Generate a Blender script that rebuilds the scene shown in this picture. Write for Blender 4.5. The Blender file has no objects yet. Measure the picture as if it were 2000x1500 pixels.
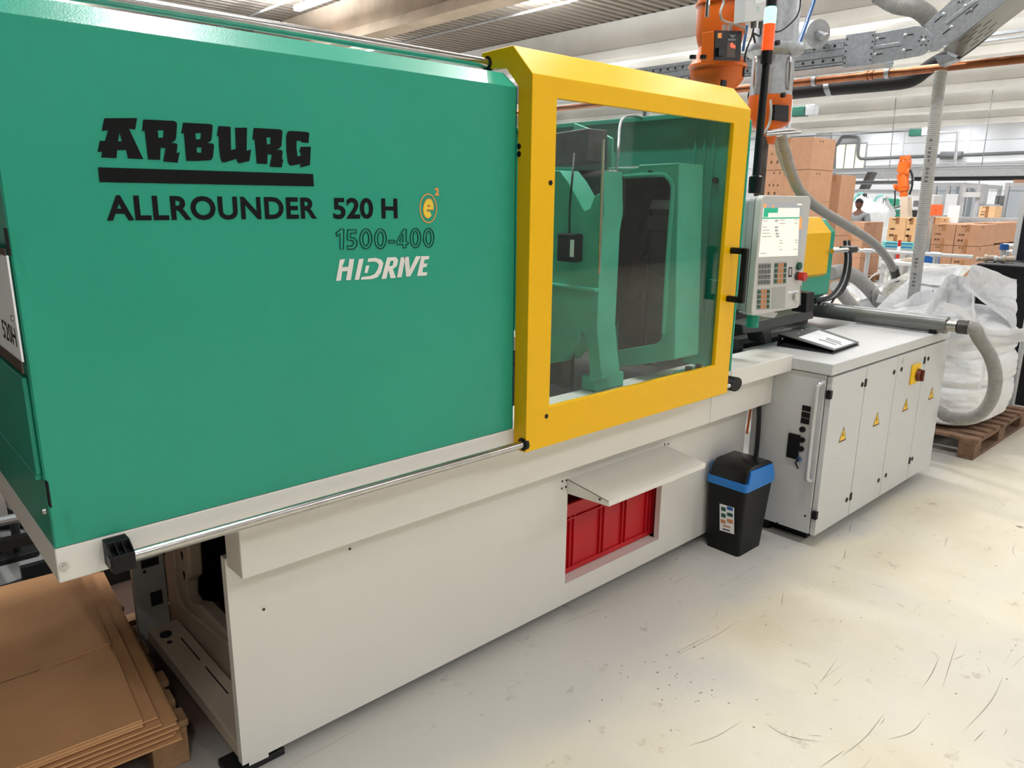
import bpy, bmesh, math, random
from mathutils import Vector, Matrix, noise
random.seed(7)
PI = math.pi
SC = bpy.context.scene
COL = SC.collection
# ------------------------------------------------------------------ camera
F_PX, CX, CY, H = 1459.0, 1000.0, 750.0, 1.65
def _dir(px, py): return Vector((px-CX, py-CY, F_PX)).normalized()
_vx = _dir(2632, 408); _vz = _dir(925, 6612)
_vz = (_vz - _vx*_vx.dot(_vz)).normalized(); _up = -_vz
_vy = _up.cross(_vx)
def ray(px, py):
    c = Vector((px-CX, py-CY, F_PX)); return Vector((_vx.dot(c), _vy.dot(c), _up.dot(c)))
O = Vector((0, 0, H))
def AZ(px, py, z): r = ray(px, py); return O + r*((z-H)/r.z)
def AY(px, py, y): r = ray(px, py); return O + r*(y/r.y)
def AX(px, py, x): r = ray(px, py); return O + r*(x/r.x)
cam = bpy.data.cameras.new('camera'); cam.sensor_width = 36; cam.lens = 36*F_PX/2000; cam.clip_end = 200
co = bpy.data.objects.new('camera', cam); COL.objects.link(co)
_M = Matrix(((_vx.x, -_vx.y, -_vx.z), (_vy.x, -_vy.y, -_vy.z), (_up.x, -_up.y, -_up.z))).to_4x4()
_M.translation = O; co.matrix_world = _M; SC.camera = co
# ------------------------------------------------------------------ world, exposure
w = bpy.data.worlds.new('world'); SC.world = w; w.use_nodes = True
w.node_tree.nodes['Background'].inputs[0].default_value = (0.9, 0.95, 1, 1)
w.node_tree.nodes['Background'].inputs[1].default_value = 0.3
SC.view_settings.view_transform = 'Standard'; SC.view_settings.look = 'None'
SC.view_settings.exposure = 0.56; SC.view_settings.gamma = 1.0; SC.view_settings.use_curve_mapping = False
LAMP_W = 46.0            # watts per ceiling tube
FILL_W = 60.0            # added fill light behind the camera, no window there
dl = bpy.data.lights.new('added_front_fill', 'AREA'); dl.shape = 'RECTANGLE'; dl.size = 22; dl.size_y = 2.6; dl.energy = FILL_W; dl.color = (1, 0.98, 0.95)
dlo = bpy.data.objects.new('added_front_fill', dl); COL.objects.link(dlo); dlo.location = (4, -8.8, 3.6); dlo.rotation_euler = (PI/2, 0, 0)
# ------------------------------------------------------------------ materials
def srgb(r, g, b):
    f = lambda c: c/12.92 if c <= 0.04045 else ((c+0.055)/1.055)**2.4
    return (f(r/255), f(g/255), f(b/255), 1)
def mat(name, rgb, rough=0.5, metal=0.0, var=0.06, vs=6.0, bump=0.0, bs=200.0, emit=0.0, spec=0.5, dark=None, coat=0.0, bdist=0.004):
    m = bpy.data.materials.new(name); m.use_nodes = True; nt = m.node_tree; b = nt.nodes['Principled BSDF']
    c = srgb(*rgb)
    tc = nt.nodes.new('ShaderNodeTexCoord'); nz = nt.nodes.new('ShaderNodeTexNoise'); nz.inputs['Scale'].default_value = vs; nz.inputs['Detail'].default_value = 4
    nt.links.new(tc.outputs['Object'], nz.inputs['Vector'])
    rp = nt.nodes.new('ShaderNodeValToRGB'); rp.color_ramp.elements[0].position = 0.3; rp.color_ramp.elements[1].position = 0.7
    d = srgb(*dark) if dark else tuple(x*(1-var*2) for x in c[:3])+(1,)
    rp.color_ramp.elements[0].color = d; rp.color_ramp.elements[1].color = c
    nt.links.new(nz.outputs['Fac'], rp.inputs['Fac']); nt.links.new(rp.outputs['Color'], b.inputs['Base Color'])
    b.inputs['Roughness'].default_value = rough; b.inputs['Metallic'].default_value = metal
    b.inputs['Specular IOR Level'].default_value = spec; b.inputs['Coat Weight'].default_value = coat
    if bump:
        n2 = nt.nodes.new('ShaderNodeTexNoise'); n2.inputs['Scale'].default_value = bs; n2.inputs['Detail'].default_value = 2 if bs > 15 else 6; n2.inputs['Distortion'].default_value = 0 if bs > 15 else 1.2
        bp = nt.nodes.new('ShaderNodeBump'); bp.inputs['Strength'].default_value = bump; bp.inputs['Distance'].default_value = bdist
        nt.links.new(tc.outputs['Object'], n2.inputs['Vector']); nt.links.new(n2.outputs['Fac'], bp.inputs['Height']); nt.links.new(bp.outputs['Normal'], b.inputs['Normal'])
    if emit:
        nt.links.new(rp.outputs['Color'], b.inputs['Emission Color']); b.inputs['Emission Strength'].default_value = emit
    return m
M = {}
M['green'] = mat('machine_green', (42, 160, 132), 0.27, var=0.03, vs=3, bump=0.10, bs=260, spec=0.35)
M['green_dk'] = mat('casting_green', (70, 184, 154), 0.4, var=0.1, vs=9, bump=0.2, bs=40)
M['yellow'] = mat('door_yellow', (247, 190, 0), 0.32, var=0.02, vs=3, bump=0.06, bs=260, spec=0.3)
M['white'] = mat('machine_grey_white', (232, 229, 222), 0.42, var=0.02, vs=2.5, bump=0.05, bs=250)
M['cab'] = mat('cabinet_white', (206, 207, 207), 0.42, var=0.02, vs=3, bump=0.05, bs=250)
M['beige'] = mat('frame_beige', (205, 188, 168), 0.45, var=0.05, vs=8, bump=0.1, bs=30)
M['black'] = mat('black_plastic', (13, 13, 15), 0.5, spec=0.3, var=0.1)
M['blackgloss'] = mat('black_gloss', (14, 14, 16), 0.25, var=0.1)
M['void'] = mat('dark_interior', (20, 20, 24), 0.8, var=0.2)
M['steel'] = mat('polished_steel', (205, 203, 200), 0.22, 1.0, var=0.1, vs=20)
M['zinc'] = mat('galvanised_steel', (190, 194, 198), 0.38, 0.75, var=0.12, vs=40, bump=0.05)
M['alu'] = mat('aluminium', (205, 207, 210), 0.35, 0.6, var=0.06, vs=10)
M['darksteel'] = mat('dark_steel', (92, 88, 86), 0.45, 0.6, var=0.25, vs=14, bump=0.2, bs=60)
M['mould'] = mat('mould_steel', (120, 112, 106), 0.35, 0.7, var=0.2, vs=7)
M['rubber'] = mat('black_rubber', (26, 26, 28), 0.6)
M['red'] = mat('crate_red', (204, 20, 34), 0.4, var=0.06)
M['blue'] = mat('lid_blue', (28, 122, 205), 0.4, var=0.04)
M['binblack'] = mat('bin_black', (17, 19, 21), 0.5, spec=0.3, var=0.06, bump=0.05)
M['orange'] = mat('loader_orange', (222, 104, 26), 0.36, var=0.05, bump=0.05)
M['card'] = mat('cardboard', (184, 140, 110), 0.85, var=0.06, vs=12, bump=0.08, bs=120)
M['card2'] = mat('cardboard_pale', (232, 190, 142), 0.85, var=0.05, vs=12, bump=0.08, bs=120)
M['cardsheet'] = mat('cardboard_sheet', (212, 160, 112), 0.8, var=0.07, vs=5, bump=0.06, bs=90)
M['tape'] = mat('packing_tape', (166, 118, 80), 0.3, var=0.05)
M['ink'] = mat('box_ink', (96, 66, 48), 0.8)
M['wood'] = mat('pallet_wood', (178, 138, 100), 0.8, var=0.22, vs=14, bump=0.25, bs=45)
M['wooddk'] = mat('old_pallet_wood', (140, 108, 84), 0.85, var=0.25, vs=14, bump=0.3, bs=45)
M['hose'] = mat('grey_hose', (158, 156, 152), 0.5, var=0.08, vs=25)
M['hosegrey'] = mat('clear_grey_hose', (176, 174, 170), 0.4, var=0.06, vs=25)
M['pipegrey'] = mat('grey_pipe', (128, 130, 128), 0.3, 0.3, var=0.08)
M['copper'] = mat('copper_pipe', (176, 112, 80), 0.3, 1.0, var=0.15, vs=12)
M['concrete'] = mat('beam_concrete', (247, 246, 242), 0.85, var=0.05, vs=1.2, bump=0.1, bs=20)
M['concrete2'] = mat('old_beam_concrete', (198, 180, 160), 0.85, var=0.14, vs=1.6, bump=0.15, bs=14)
M['deck'] = mat('roof_deck_steel', (150, 141, 131), 0.5, 0.2, var=0.05)
M['wallw'] = mat('far_wall_white', (236, 238, 242), 0.7, var=0.03, vs=0.6)
M['wallp'] = mat('wall_paint', (150, 148, 146), 0.8, var=0.03, vs=0.6)
M['bag'] = mat('woven_white_fabric', (236, 237, 238), 0.5, var=0.03, vs=10, bump=0.55, bs=7, bdist=0.05)
M['bagw'] = mat('liner_film', (222, 222, 214), 0.25, var=0.06, vs=10, bump=0.6, bs=9, bdist=0.05)
M['strap'] = mat('white_webbing', (240, 240, 240), 0.6, var=0.03)
M['paper'] = mat('white_paper', (238, 240, 242), 0.7, var=0.01)
M['bright'] = mat('bright_yellow_sticker', (250, 200, 20), 0.4, var=0.02)
M['redp'] = mat('red_plastic', (200, 40, 30), 0.35)
M['orangep'] = mat('orange_sign', (244, 110, 58), 0.6, var=0.03)
M['skin'] = mat('brown_skin', (104, 68, 50), 0.5, var=0.06, vs=30)
M['hair'] = mat('black_hair', (16, 14, 14), 0.8, bump=0.6, bs=120)
M['shirt'] = mat('grey_shirt', (132, 136, 140), 0.85, var=0.06, vs=10)
M['jeans'] = mat('dark_trousers', (48, 52, 62), 0.85)
M['navy'] = mat('navy_panel', (24, 30, 42), 0.4)
M['bluebox'] = mat('blue_plastic', (24, 92, 170), 0.45)
M['bluetube'] = mat('blue_air_line', (22, 84, 140), 0.35)
M['teal'] = mat('teal_plastic', (130, 214, 208), 0.5)
M['brown'] = mat('brown_edging', (84, 66, 56), 0.6)
M['graphite'] = mat('graphite_paint', (58, 60, 60), 0.4)
M['ledgrey'] = mat('terminal_grey', (200, 199, 196), 0.4, var=0.02)
M['ledgrey2'] = mat('terminal_housing', (168, 168, 166), 0.4, var=0.02)
M['key'] = mat('grey_key', (110, 112, 114), 0.5)
M['keygreen'] = mat('green_key', (30, 84, 68), 0.5)
M['keyorange'] = mat('orange_key', (206, 140, 92), 0.5)
M['screen'] = mat('lit_screen', (236, 232, 222), 0.3, emit=0.34, var=0.01)
M['scr_green'] = mat('screen_green', (30, 170, 130), 0.3, emit=0.3, var=0.01)
M['scr_orange'] = mat('screen_orange', (250, 160, 90), 0.3, emit=0.3, var=0.01)
M['scr_grey'] = mat('screen_grey', (160, 164, 168), 0.3, emit=0.25, var=0.01)
M['scr_text'] = mat('screen_text', (140, 140, 136), 0.3, emit=0.3, var=0.01)
M['lampgreen'] = mat('lit_green_lamp', (130, 255, 220), 0.3, emit=1.8, var=0.01)
M['lamporange'] = mat('orange_lamp', (244, 92, 36), 0.25, emit=0.25, var=0.05)
M['ledred'] = mat('red_digits', (255, 60, 40), 0.3, emit=3.0, var=0.01)
M['tube'] = mat('lit_tube', (255, 252, 245), 0.3, emit=14.0, var=0.0)
M['winlit'] = mat('lit_window', (238, 228, 200), 0.4, emit=0.75, var=0.06, vs=0.8)
M['scuff'] = mat('floor_scuff', (166, 156, 140), 0.8, var=0.25, vs=9)
M['knobbrown'] = mat('brown_red_knob', (104, 44, 20), 0.4)
M['logoblack'] = mat('logo_black', (5, 6, 8), 0.55, spec=0.2)
M['logowhite'] = mat('logo_white', (236, 232, 226), 0.5)
M['logoorange'] = mat('logo_orange', (246, 160, 70), 0.5)
M['logoyellow'] = mat('logo_yellow', (250, 216, 60), 0.5)
def glass(name, tint, refl=0.06):
    m = bpy.data.materials.new(name); m.use_nodes = True; nt = m.node_tree; nt.nodes.clear()
    o = nt.nodes.new('ShaderNodeOutputMaterial'); t = nt.nodes.new('ShaderNodeBsdfTransparent'); g = nt.nodes.new('ShaderNodeBsdfGlossy')
    t.inputs[0].default_value = tint; g.inputs['Roughness'].default_value = 0.03; mx = nt.nodes.new('ShaderNodeMixShader')
    lw = nt.nodes.new('ShaderNodeLayerWeight'); pw = nt.nodes.new('ShaderNodeMath'); pw.operation = 'POWER'; pw.inputs[1].default_value = 4.0
    f = nt.nodes.new('ShaderNodeMath'); f.operation = 'MULTIPLY_ADD'; f.inputs[1].default_value = 0.5; f.inputs[2].default_value = refl*0.5
    nt.links.new(lw.outputs['Facing'], pw.inputs[0]); nt.links.new(pw.outputs[0], f.inputs[0])
    nt.links.new(f.outputs[0], mx.inputs[0]); nt.links.new(t.outputs[0], mx.inputs[1]); nt.links.new(g.outputs[0], mx.inputs[2]); nt.links.new(mx.outputs[0], o.inputs[0])
    return m
M['glass'] = glass('door_pane', (0.92, 0.95, 0.94, 1))
M['cellglass'] = glass('cell_pane', (0.72, 0.74, 0.76, 1))
def floor_mat():
    m = bpy.data.materials.new('coated_concrete_floor'); m.use_nodes = True; nt = m.node_tree; b = nt.nodes['Principled BSDF']; L = nt.links.new
    tc = nt.nodes.new('ShaderNodeTexCoord')
    def nz(s, d=5, r=0.6):
        n = nt.nodes.new('ShaderNodeTexNoise'); n.inputs['Scale'].default_value = s; n.inputs['Detail'].default_value = d; n.inputs['Roughness'].default_value = r; L(tc.outputs['Object'], n.inputs['Vector']); return n
    def ramp(src, stops):
        r = nt.nodes.new('ShaderNodeValToRGB'); e = r.color_ramp.elements
        while len(e) < len(stops): e.new(0.5)
        for el, (p, c) in zip(e, stops): el.position = p; el.color = c
        L(src, r.inputs['Fac']); return r
    def mix(fac, a, b_, mode='MIX'):
        x = nt.nodes.new('ShaderNodeMix'); x.data_type = 'RGBA'; x.blend_type = mode
        if isinstance(fac, float): x.inputs[0].default_value = fac
        else: L(fac, x.inputs[0])
        L(a, x.inputs[6]); L(b_, x.inputs[7]); return x.outputs[2]
    base = ramp(nz(1.1, 6).outputs['Fac'], [(0.3, srgb(214, 205, 180)), (0.55, srgb(230, 222, 200)), (0.72, srgb(222, 216, 202))])
    worn = ramp(nz(0.55, 3).outputs['Fac'], [(0.45, (0, 0, 0, 1)), (0.7, (1, 1, 1, 1))])
    grey = nt.nodes.new('ShaderNodeRGB'); grey.outputs[0].default_value = srgb(208, 205, 198)
    c = mix(worn.outputs['Color'], base.outputs['Color'], grey.outputs[0])
    # grey lane close to the machine, along its length
    sx = nt.nodes.new('ShaderNodeSeparateXYZ'); L(tc.outputs['Object'], sx.inputs[0])
    ad = nt.nodes.new('ShaderNodeMath'); ad.operation = 'MULTIPLY_ADD'; L(nz(2.2, 4).outputs['Fac'], ad.inputs[0]); ad.inputs[1].default_value = 0.34; L(sx.outputs['Y'], ad.inputs[2])
    lane = ramp(ad.outputs[0], [(0.0, (0, 0, 0, 1)), (1.0, (1, 1, 1, 1))])
    mr = nt.nodes.new('ShaderNodeMapRange'); mr.inputs[1].default_value = 1.50; mr.inputs[2].default_value = 1.68; L(ad.outputs[0], mr.inputs[0])
    greyd = nt.nodes.new('ShaderNodeRGB'); greyd.outputs[0].default_value = srgb(199, 197, 190)
    c = mix(mr.outputs[0], c, greyd.outputs[0])
    spots = nt.nodes.new('ShaderNodeTexVoronoi'); spots.inputs['Scale'].default_value = 3.2; L(tc.outputs['Object'], spots.inputs['Vector'])
    sr = ramp(spots.outputs['Distance'], [(0.0, (0.22, 0.19, 0.17, 1)), (0.04, (0.4, 0.37, 0.33, 1)), (0.07, (1, 1, 1, 1))])
    gate = ramp(nz(0.9, 2).outputs['Fac'], [(0.5, (0, 0, 0, 1)), (0.6, (1, 1, 1, 1))])
    c = mix(gate.outputs['Color'], c, mix(1.0, c, sr.outputs['Color'], 'MULTIPLY'))
    st = ramp(nz(7.5, 6, 0.75).outputs['Fac'], [(0.30, (0.62, 0.56, 0.50, 1)), (0.40, (1, 1, 1, 1))])
    c = mix(0.8, c, mix(1.0, c, st.outputs['Color'], 'MULTIPLY'))
    mp = nt.nodes.new('ShaderNodeMapping'); mp.inputs['Rotation'].default_value = (0, 0, 0.7); mp.inputs['Scale'].default_value = (0.6, 9, 1); L(tc.outputs['Object'], mp.inputs[0])
    wv = nt.nodes.new('ShaderNodeTexVoronoi'); wv.feature = 'DISTANCE_TO_EDGE'; wv.inputs['Scale'].default_value = 0.8; L(mp.outputs[0], wv.inputs['Vector'])
    cr = ramp(wv.outputs['Distance'], [(0.0, (0.5, 0.46, 0.42, 1)), (0.006, (1, 1, 1, 1))])
    g2 = ramp(nz(1.7, 2).outputs['Fac'], [(0.56, (0, 0, 0, 1)), (0.64, (1, 1, 1, 1))])
    c = mix(g2.outputs['Color'], c, mix(1.0, c, cr.outputs['Color'], 'MULTIPLY'))
    # machine's shade painted brown into the floor beside and behind its left end
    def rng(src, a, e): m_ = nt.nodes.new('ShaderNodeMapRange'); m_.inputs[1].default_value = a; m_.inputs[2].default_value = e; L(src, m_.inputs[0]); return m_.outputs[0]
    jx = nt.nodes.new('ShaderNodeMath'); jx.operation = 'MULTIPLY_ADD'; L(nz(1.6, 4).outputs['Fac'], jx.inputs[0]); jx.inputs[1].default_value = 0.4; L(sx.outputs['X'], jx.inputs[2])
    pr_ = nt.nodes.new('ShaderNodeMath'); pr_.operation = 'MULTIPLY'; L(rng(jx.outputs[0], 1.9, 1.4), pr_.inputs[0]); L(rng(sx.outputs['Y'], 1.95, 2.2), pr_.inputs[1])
    floor_shade = nt.nodes.new('ShaderNodeRGB'); floor_shade.outputs[0].default_value = srgb(104, 84, 74)
    c = mix(pr_.outputs[0], c, floor_shade.outputs[0])
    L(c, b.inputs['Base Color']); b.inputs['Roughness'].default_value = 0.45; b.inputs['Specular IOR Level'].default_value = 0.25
    bp = nt.nodes.new('ShaderNodeBump'); bp.inputs['Strength'].default_value = 0.08; L(nz(30, 4).outputs['Fac'], bp.inputs['Height']); L(bp.outputs['Normal'], b.inputs['Normal'])
    return m
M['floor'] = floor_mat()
# ------------------------------------------------------------------ mesh helpers
class MB:
    def __init__(s): s.bm = bmesh.new()
    def poly(s, pts): s.bm.faces.new([s.bm.verts.new(Vector(p)) for p in pts]); return s
    def hull8(s, b, t):
        n = len(b); vb = [s.bm.verts.new(Vector(p)) for p in b]; vt = [s.bm.verts.new(Vector(p)) for p in t]
        s.bm.faces.new(vb[::-1]); s.bm.faces.new(vt)
        for i in range(n): s.bm.faces.new((vb[i], vb[(i+1) % n], vt[(i+1) % n], vt[i]))
        return s
    def box(s, x0, x1, y0, y1, z0, z1):
        return s.hull8([(x0, y0, z0), (x1, y0, z0), (x1, y1, z0), (x0, y1, z0)], [(x0, y0, z1), (x1, y0, z1), (x1, y1, z1), (x0, y1, z1)])
    def boxc(s, c, d): return s.box(c[0]-d[0]/2, c[0]+d[0]/2, c[1]-d[1]/2, c[1]+d[1]/2, c[2]-d[2]/2, c[2]+d[2]/2)
    def prism(s, pts, off):            # polygon (3d points) swept by a vector
        o = Vector(off); pts = [Vector(p) for p in pts]; return s.hull8(pts, [p+o for p in pts])
    def tube(s, pts, r, seg=10, rib=0.0, caps=True):
        pts = [Vector(p) for p in pts]; n = len(pts); rings = []; up = None
        for i, p in enumerate(pts):
            t = (pts[min(i+1, n-1)]-pts[max(i-1, 0)]).normalized()
            if up is None: up = t.orthogonal().normalized()
            up = (up - t*up.dot(t)).normalized(); sd = t.cross(up)
            rr = (r[i] if isinstance(r, (list, tuple)) else r)*(1+(rib if i % 2 else 0))
            rings.append([s.bm.verts.new(p+(up*math.cos(a)+sd*math.sin(a))*rr) for a in [2*PI*k/seg for k in range(seg)]])
        for a, b in zip(rings, rings[1:]):
            for k in range(seg): s.bm.faces.new((a[k], a[(k+1) % seg], b[(k+1) % seg], b[k]))
        if caps: s.bm.faces.new(rings[0][::-1]); s.bm.faces.new(rings[-1])
        return s
    def cyl(s, p, q, r, seg=16, r2=None): return s.tube([p, q], [r, r if r2 is None else r2], seg)
    def lathe(s, c, prof, seg=28, ax=(0, 0, 1)):      # prof: (radius, height along ax)
        a = Vector(ax).normalized(); return s.tube2([Vector(c)+a*h for _, h in prof], [r for r, _ in prof], a, seg)
    def tube2(s, pts, rs, a, seg):
        u = a.orthogonal().normalized(); v = a.cross(u); rings = []
        for p, r in zip(pts, rs): rings.append([s.bm.verts.new(p+(u*math.cos(t)+v*math.sin(t))*max(r, 1e-4)) for t in [2*PI*k/seg for k in range(seg)]])
        for x, y in zip(rings, rings[1:]):
            for k in range(seg): s.bm.faces.new((x[k], x[(k+1) % seg], y[(k+1) % seg], y[k]))
        s.bm.faces.new(rings[0][::-1]); s.bm.faces.new(rings[-1]); return s
    def ball(s, c, r, sc=(1, 1, 1), u=16, v=10):
        mt = Matrix.Translation(Vector(c)) @ Matrix.Diagonal((r*sc[0], r*sc[1], r*sc[2], 1)); bmesh.ops.create_uvsphere(s.bm, u_segments=u, v_segments=v, radius=1, matrix=mt); return s
def smooth(pts, n=8):                   # Catmull-Rom through points
    P = [Vector(p) for p in pts]; P = [P[0]*2-P[1]]+P+[P[-1]*2-P[-2]]; out = []
    for i in range(1, len(P)-2):
        for k in range(n):
            t = k/n; a, b, c, d = P[i-1], P[i], P[i+1], P[i+2]
            out.append(0.5*((2*b)+(c-a)*t+(2*a-5*b+4*c-d)*t*t+(3*b-a-3*c+d)*t**3))
    return out+[P[-2]]
def resample(pts, step):
    out = [pts[0]]; acc = 0
    for a, b in zip(pts, pts[1:]):
        L = (b-a).length; t = step-acc
        while t <= L: out.append(a.lerp(b, t/L)); t += step
        acc = (acc+L) % step
    return out
def obj(name, mb, m, parent=None, bevel=0.0, label=None, kind=None, ang=32, seg=2):
    me = bpy.data.meshes.new(name)
    if isinstance(mb, MB):
        bmesh.ops.recalc_face_normals(mb.bm, faces=mb.bm.faces); mb.bm.to_mesh(me); mb.bm.free()
    else: me = mb
    if m is not None: me.materials.append(M[m] if isinstance(m, str) else m)
    for p in me.polygons: p.use_smooth = True
    me.set_sharp_from_angle(angle=math.radians(ang))
    o = bpy.data.objects.new(name, me); COL.objects.link(o)
    if parent is not None:
        o.parent = parent
        o.matrix_parent_inverse = Matrix.Translation(-Vector(parent['_l'])) if '_l' in parent else Matrix.Identity(4)
    if bevel:
        b = o.modifiers.new('bevel', 'BEVEL'); b.width = bevel; b.segments = seg; b.limit_method = 'ANGLE'; b.angle_limit = math.radians(40); b.harden_normals = True
    if label: o['label'] = label
    if kind: o['kind'] = kind
    return o
def thing(name, label, cat, loc, group=None):
    o = bpy.data.objects.new(name, None); COL.objects.link(o); o.location = loc; o['_l'] = list(loc); o.empty_display_size = 0.1
    return tag(o, label, cat, group)
def tag(o, label, cat, group=None):
    o['label'] = label; o['category'] = cat
    if group: o['group'] = group
    return o
def dup(root, loc, label=None, rz=None):
    r = root.copy(); COL.objects.link(r); r.location = loc
    if rz is not None: r.rotation_euler = (0, 0, rz)
    if label: r['label'] = label
    for ch in list(root.children):
        c = ch.copy(); COL.objects.link(c); c.parent = r
        for g in ch.children: d = g.copy(); COL.objects.link(d); d.parent = c
    return r
def struct(name, mb, m, parent=None, bevel=0): return obj(name, mb, m, parent, bevel, kind='structure')
def mesh_of(o):
    dg = bpy.context.evaluated_depsgraph_get(); me = bpy.data.meshes.new_from_object(o.evaluated_get(dg)); d = o.data; bpy.data.objects.remove(o); bpy.data.curves.remove(d); return me
def flat(loops, fn):                    # filled 2d loops (holes by even-odd) -> mesh, fn maps (u,v) to 3d
    cu = bpy.data.curves.new('c', 'CURVE'); cu.dimensions = '2D'; cu.fill_mode = 'BOTH'
    for lp in loops:
        sp = cu.splines.new('POLY'); sp.points.add(len(lp)-1); sp.use_cyclic_u = True
        for p, q in zip(sp.points, lp): p.co = (q[0], q[1], 0, 1)
    o = bpy.data.objects.new('c', cu); COL.objects.link(o); me = mesh_of(o)
    for v in me.vertices: v.co = fn(v.co.x, v.co.y)
    return me
def text(s, rect, fn, offset=0.0, shear=0.0, outline=0.0, space=1.0):      # text fitted into rect (u0,u1,v0,v1)
    cu = bpy.data.curves.new('t', 'FONT'); cu.body = s; cu.offset = offset; cu.space_character = space; cu.shear = shear; cu.resolution_u = 4
    if outline: cu.fill_mode = 'NONE'; cu.bevel_depth = outline; cu.bevel_resolution = 0
    o = bpy.data.objects.new('t', cu); COL.objects.link(o); me = mesh_of(o)
    xs = [v.co.x for v in me.vertices]; ys = [v.co.y for v in me.vertices]; a, b, c, d = min(xs), max(xs), min(ys), max(ys); u0, u1, v0, v1 = rect
    for v in me.vertices: v.co = fn(u0+(v.co.x-a)/(b-a)*(u1-u0), v0+(v.co.y-c)/(d-c)*(v1-v0))
    return me
def islands(me):                        # split a mesh into its loose pieces, left to right
    bm = bmesh.new(); bm.from_mesh(me); seen = set(); out = []
    for v in bm.verts:
        if v in seen: continue
        st = [v]; comp = []; seen.add(v)
        while st:
            q = st.pop(); comp.append(q)
            for e in q.link_edges:
                w_ = e.other_vert(q)
                if w_ not in seen: seen.add(w_); st.append(w_)
        ix = {q: i for i, q in enumerate(comp)}; fs = {f for q in comp for f in q.link_faces}
        m2 = bpy.data.meshes.new('letter'); m2.from_pydata([q.co[:] for q in comp], [], [[ix[q] for q in f.verts] for f in fs]); out.append(m2)
    bm.free(); return out
def circ(c, r, n, fn=None, ry=None):
    p = [(c[0]+r*math.cos(2*PI*k/n), c[1]+(ry or r)*math.sin(2*PI*k/n)) for k in range(n)]; return p
def facing_y(y): return lambda u, v: Vector((u, y, v))
# ------------------------------------------------------------------ the hall
X0, X1, Y0, Y1, ZC = -9.0, 44.0, -9.0, 32.0, 6.25
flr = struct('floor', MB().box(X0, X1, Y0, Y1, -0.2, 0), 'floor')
# scratches and dirt spots worn into the floor of the aisle
sc_ = MB(); rr_ = random.Random(11)
def scratch(pts, w_=.0011):
    P = smooth([AZ(a, b_, .0006) for a, b_ in pts], 6); n_ = len(P)-1
    for k in range(n_):
        t = (P[k+1]-P[k]); s_ = Vector((-t.y, t.x, 0)).normalized(); wa, wb = w_*math.sin(PI*(k+.12)/(n_+.24)), w_*math.sin(PI*(k+1.12)/(n_+.24)); sc_.poly([P[k]-s_*wa, P[k+1]-s_*wb, P[k+1]+s_*wb, P[k]+s_*wa])
for pts in (((1340, 1458), (1395, 1440), (1450, 1408)), ((1490, 1410), (1540, 1438), (1612, 1450)), ((1800, 1345), (1820, 1315), (1836, 1280)), ((1640, 1480), (1690, 1440), (1730, 1390)), ((1730, 1445), (1780, 1430), (1808, 1398)), ((1300, 1290), (1400, 1240), (1445, 1210)), ((1310, 1280), (1390, 1238)), ((1526, 1185), (1530, 1155)), ((1845, 1070), (1850, 1045)), ((1880, 1430), (1935, 1370), (1960, 1320)), ((1840, 1345), (1870, 1250)), ((1985, 1090), (1978, 1075), (1985, 1058)), ((1700, 1140), (1735, 1150)), ((1860, 1290), (1885, 1278)), ((1900, 1450), (1925, 1425)), ((1600, 1500), (1650, 1465))): scratch(pts)
for k in range(14):
    x, y = rr_.uniform(1250, 1990), rr_.uniform(1120, 1495); a = rr_.uniform(-1.2, 1.2); l = rr_.uniform(12, 40); scratch(((x, y), (x+l*.5*math.cos(a)+3, y+l*.5*math.sin(a)), (x+l*math.cos(a), y+l*math.sin(a))), .0008)
for k in range(90):
    x, y = (rr_.uniform(1150, 1995), rr_.uniform(1010, 1495)) if k < 70 else (rr_.gauss(1330, 50), rr_.gauss(1345, 35)); c = AZ(x, y, .0005); r_ = rr_.uniform(.0015, .005); sc_.poly([c+Vector((r_*rr_.uniform(.6, 1.3)*math.cos(a), r_*rr_.uniform(.6, 1.3)*math.sin(a), 0)) for a in [q*PI/4 for q in range(8)]])
obj('scuff_marks', sc_, 'scuff', flr, kind='stuff')
def corrugated():
    b = MB(); per = 0.28; n = int((Y1-Y0)/per); pts = []
    for i in range(n):
        y = Y0+i*per; pts += [(y, 0), (y+0.12, 0), (y+0.15, 0.14), (y+0.25, 0.14)]
    pts.append((Y0+n*per, 0)); A = [b.bm.verts.new((X0, y, ZC+z)) for y, z in pts]; B = [b.bm.verts.new((X1, y, ZC+z)) for y, z in pts]
    for i in range(len(pts)-1): b.bm.faces.new((A[i], A[i+1], B[i+1], B[i]))
    return b
struct('ceiling', corrugated(), 'deck')
struct('wall_far', MB().box(X1, X1+0.2, Y0, Y1, 0, ZC+.2), 'wallw')
struct('wall_left', MB().box(X0, X1, Y1, Y1+0.2, 0, ZC+.2), 'wallp')
struct('wall_near', MB().box(X0-0.2, X0, Y0, Y1, 0, ZC+.2), 'wallp')
struct('wall_right', MB().box(X0, X1, Y0-0.2, Y0, 0, ZC+.2), 'wallp')
def beam(x, m):
    o = struct('ceiling_beam', MB().box(x, x+0.55, Y0, Y1, 5.30, 5.52).box(x+0.09, x+0.46, Y0, Y1, 5.54, ZC).box(x+0.11, x+0.44, Y0, Y1, 5.5, 5.56), m, bevel=0.015)
    return o
struct('ceiling_beam', MB().box(21.0, 22.5, Y0, Y1, 6.08, ZC-.001), 'concrete')
b0 = beam(10.2, 'concrete2')
for x in (16.45, 22.45, 28.7, 34.7, 40.7): beam(x, 'concrete')
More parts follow.
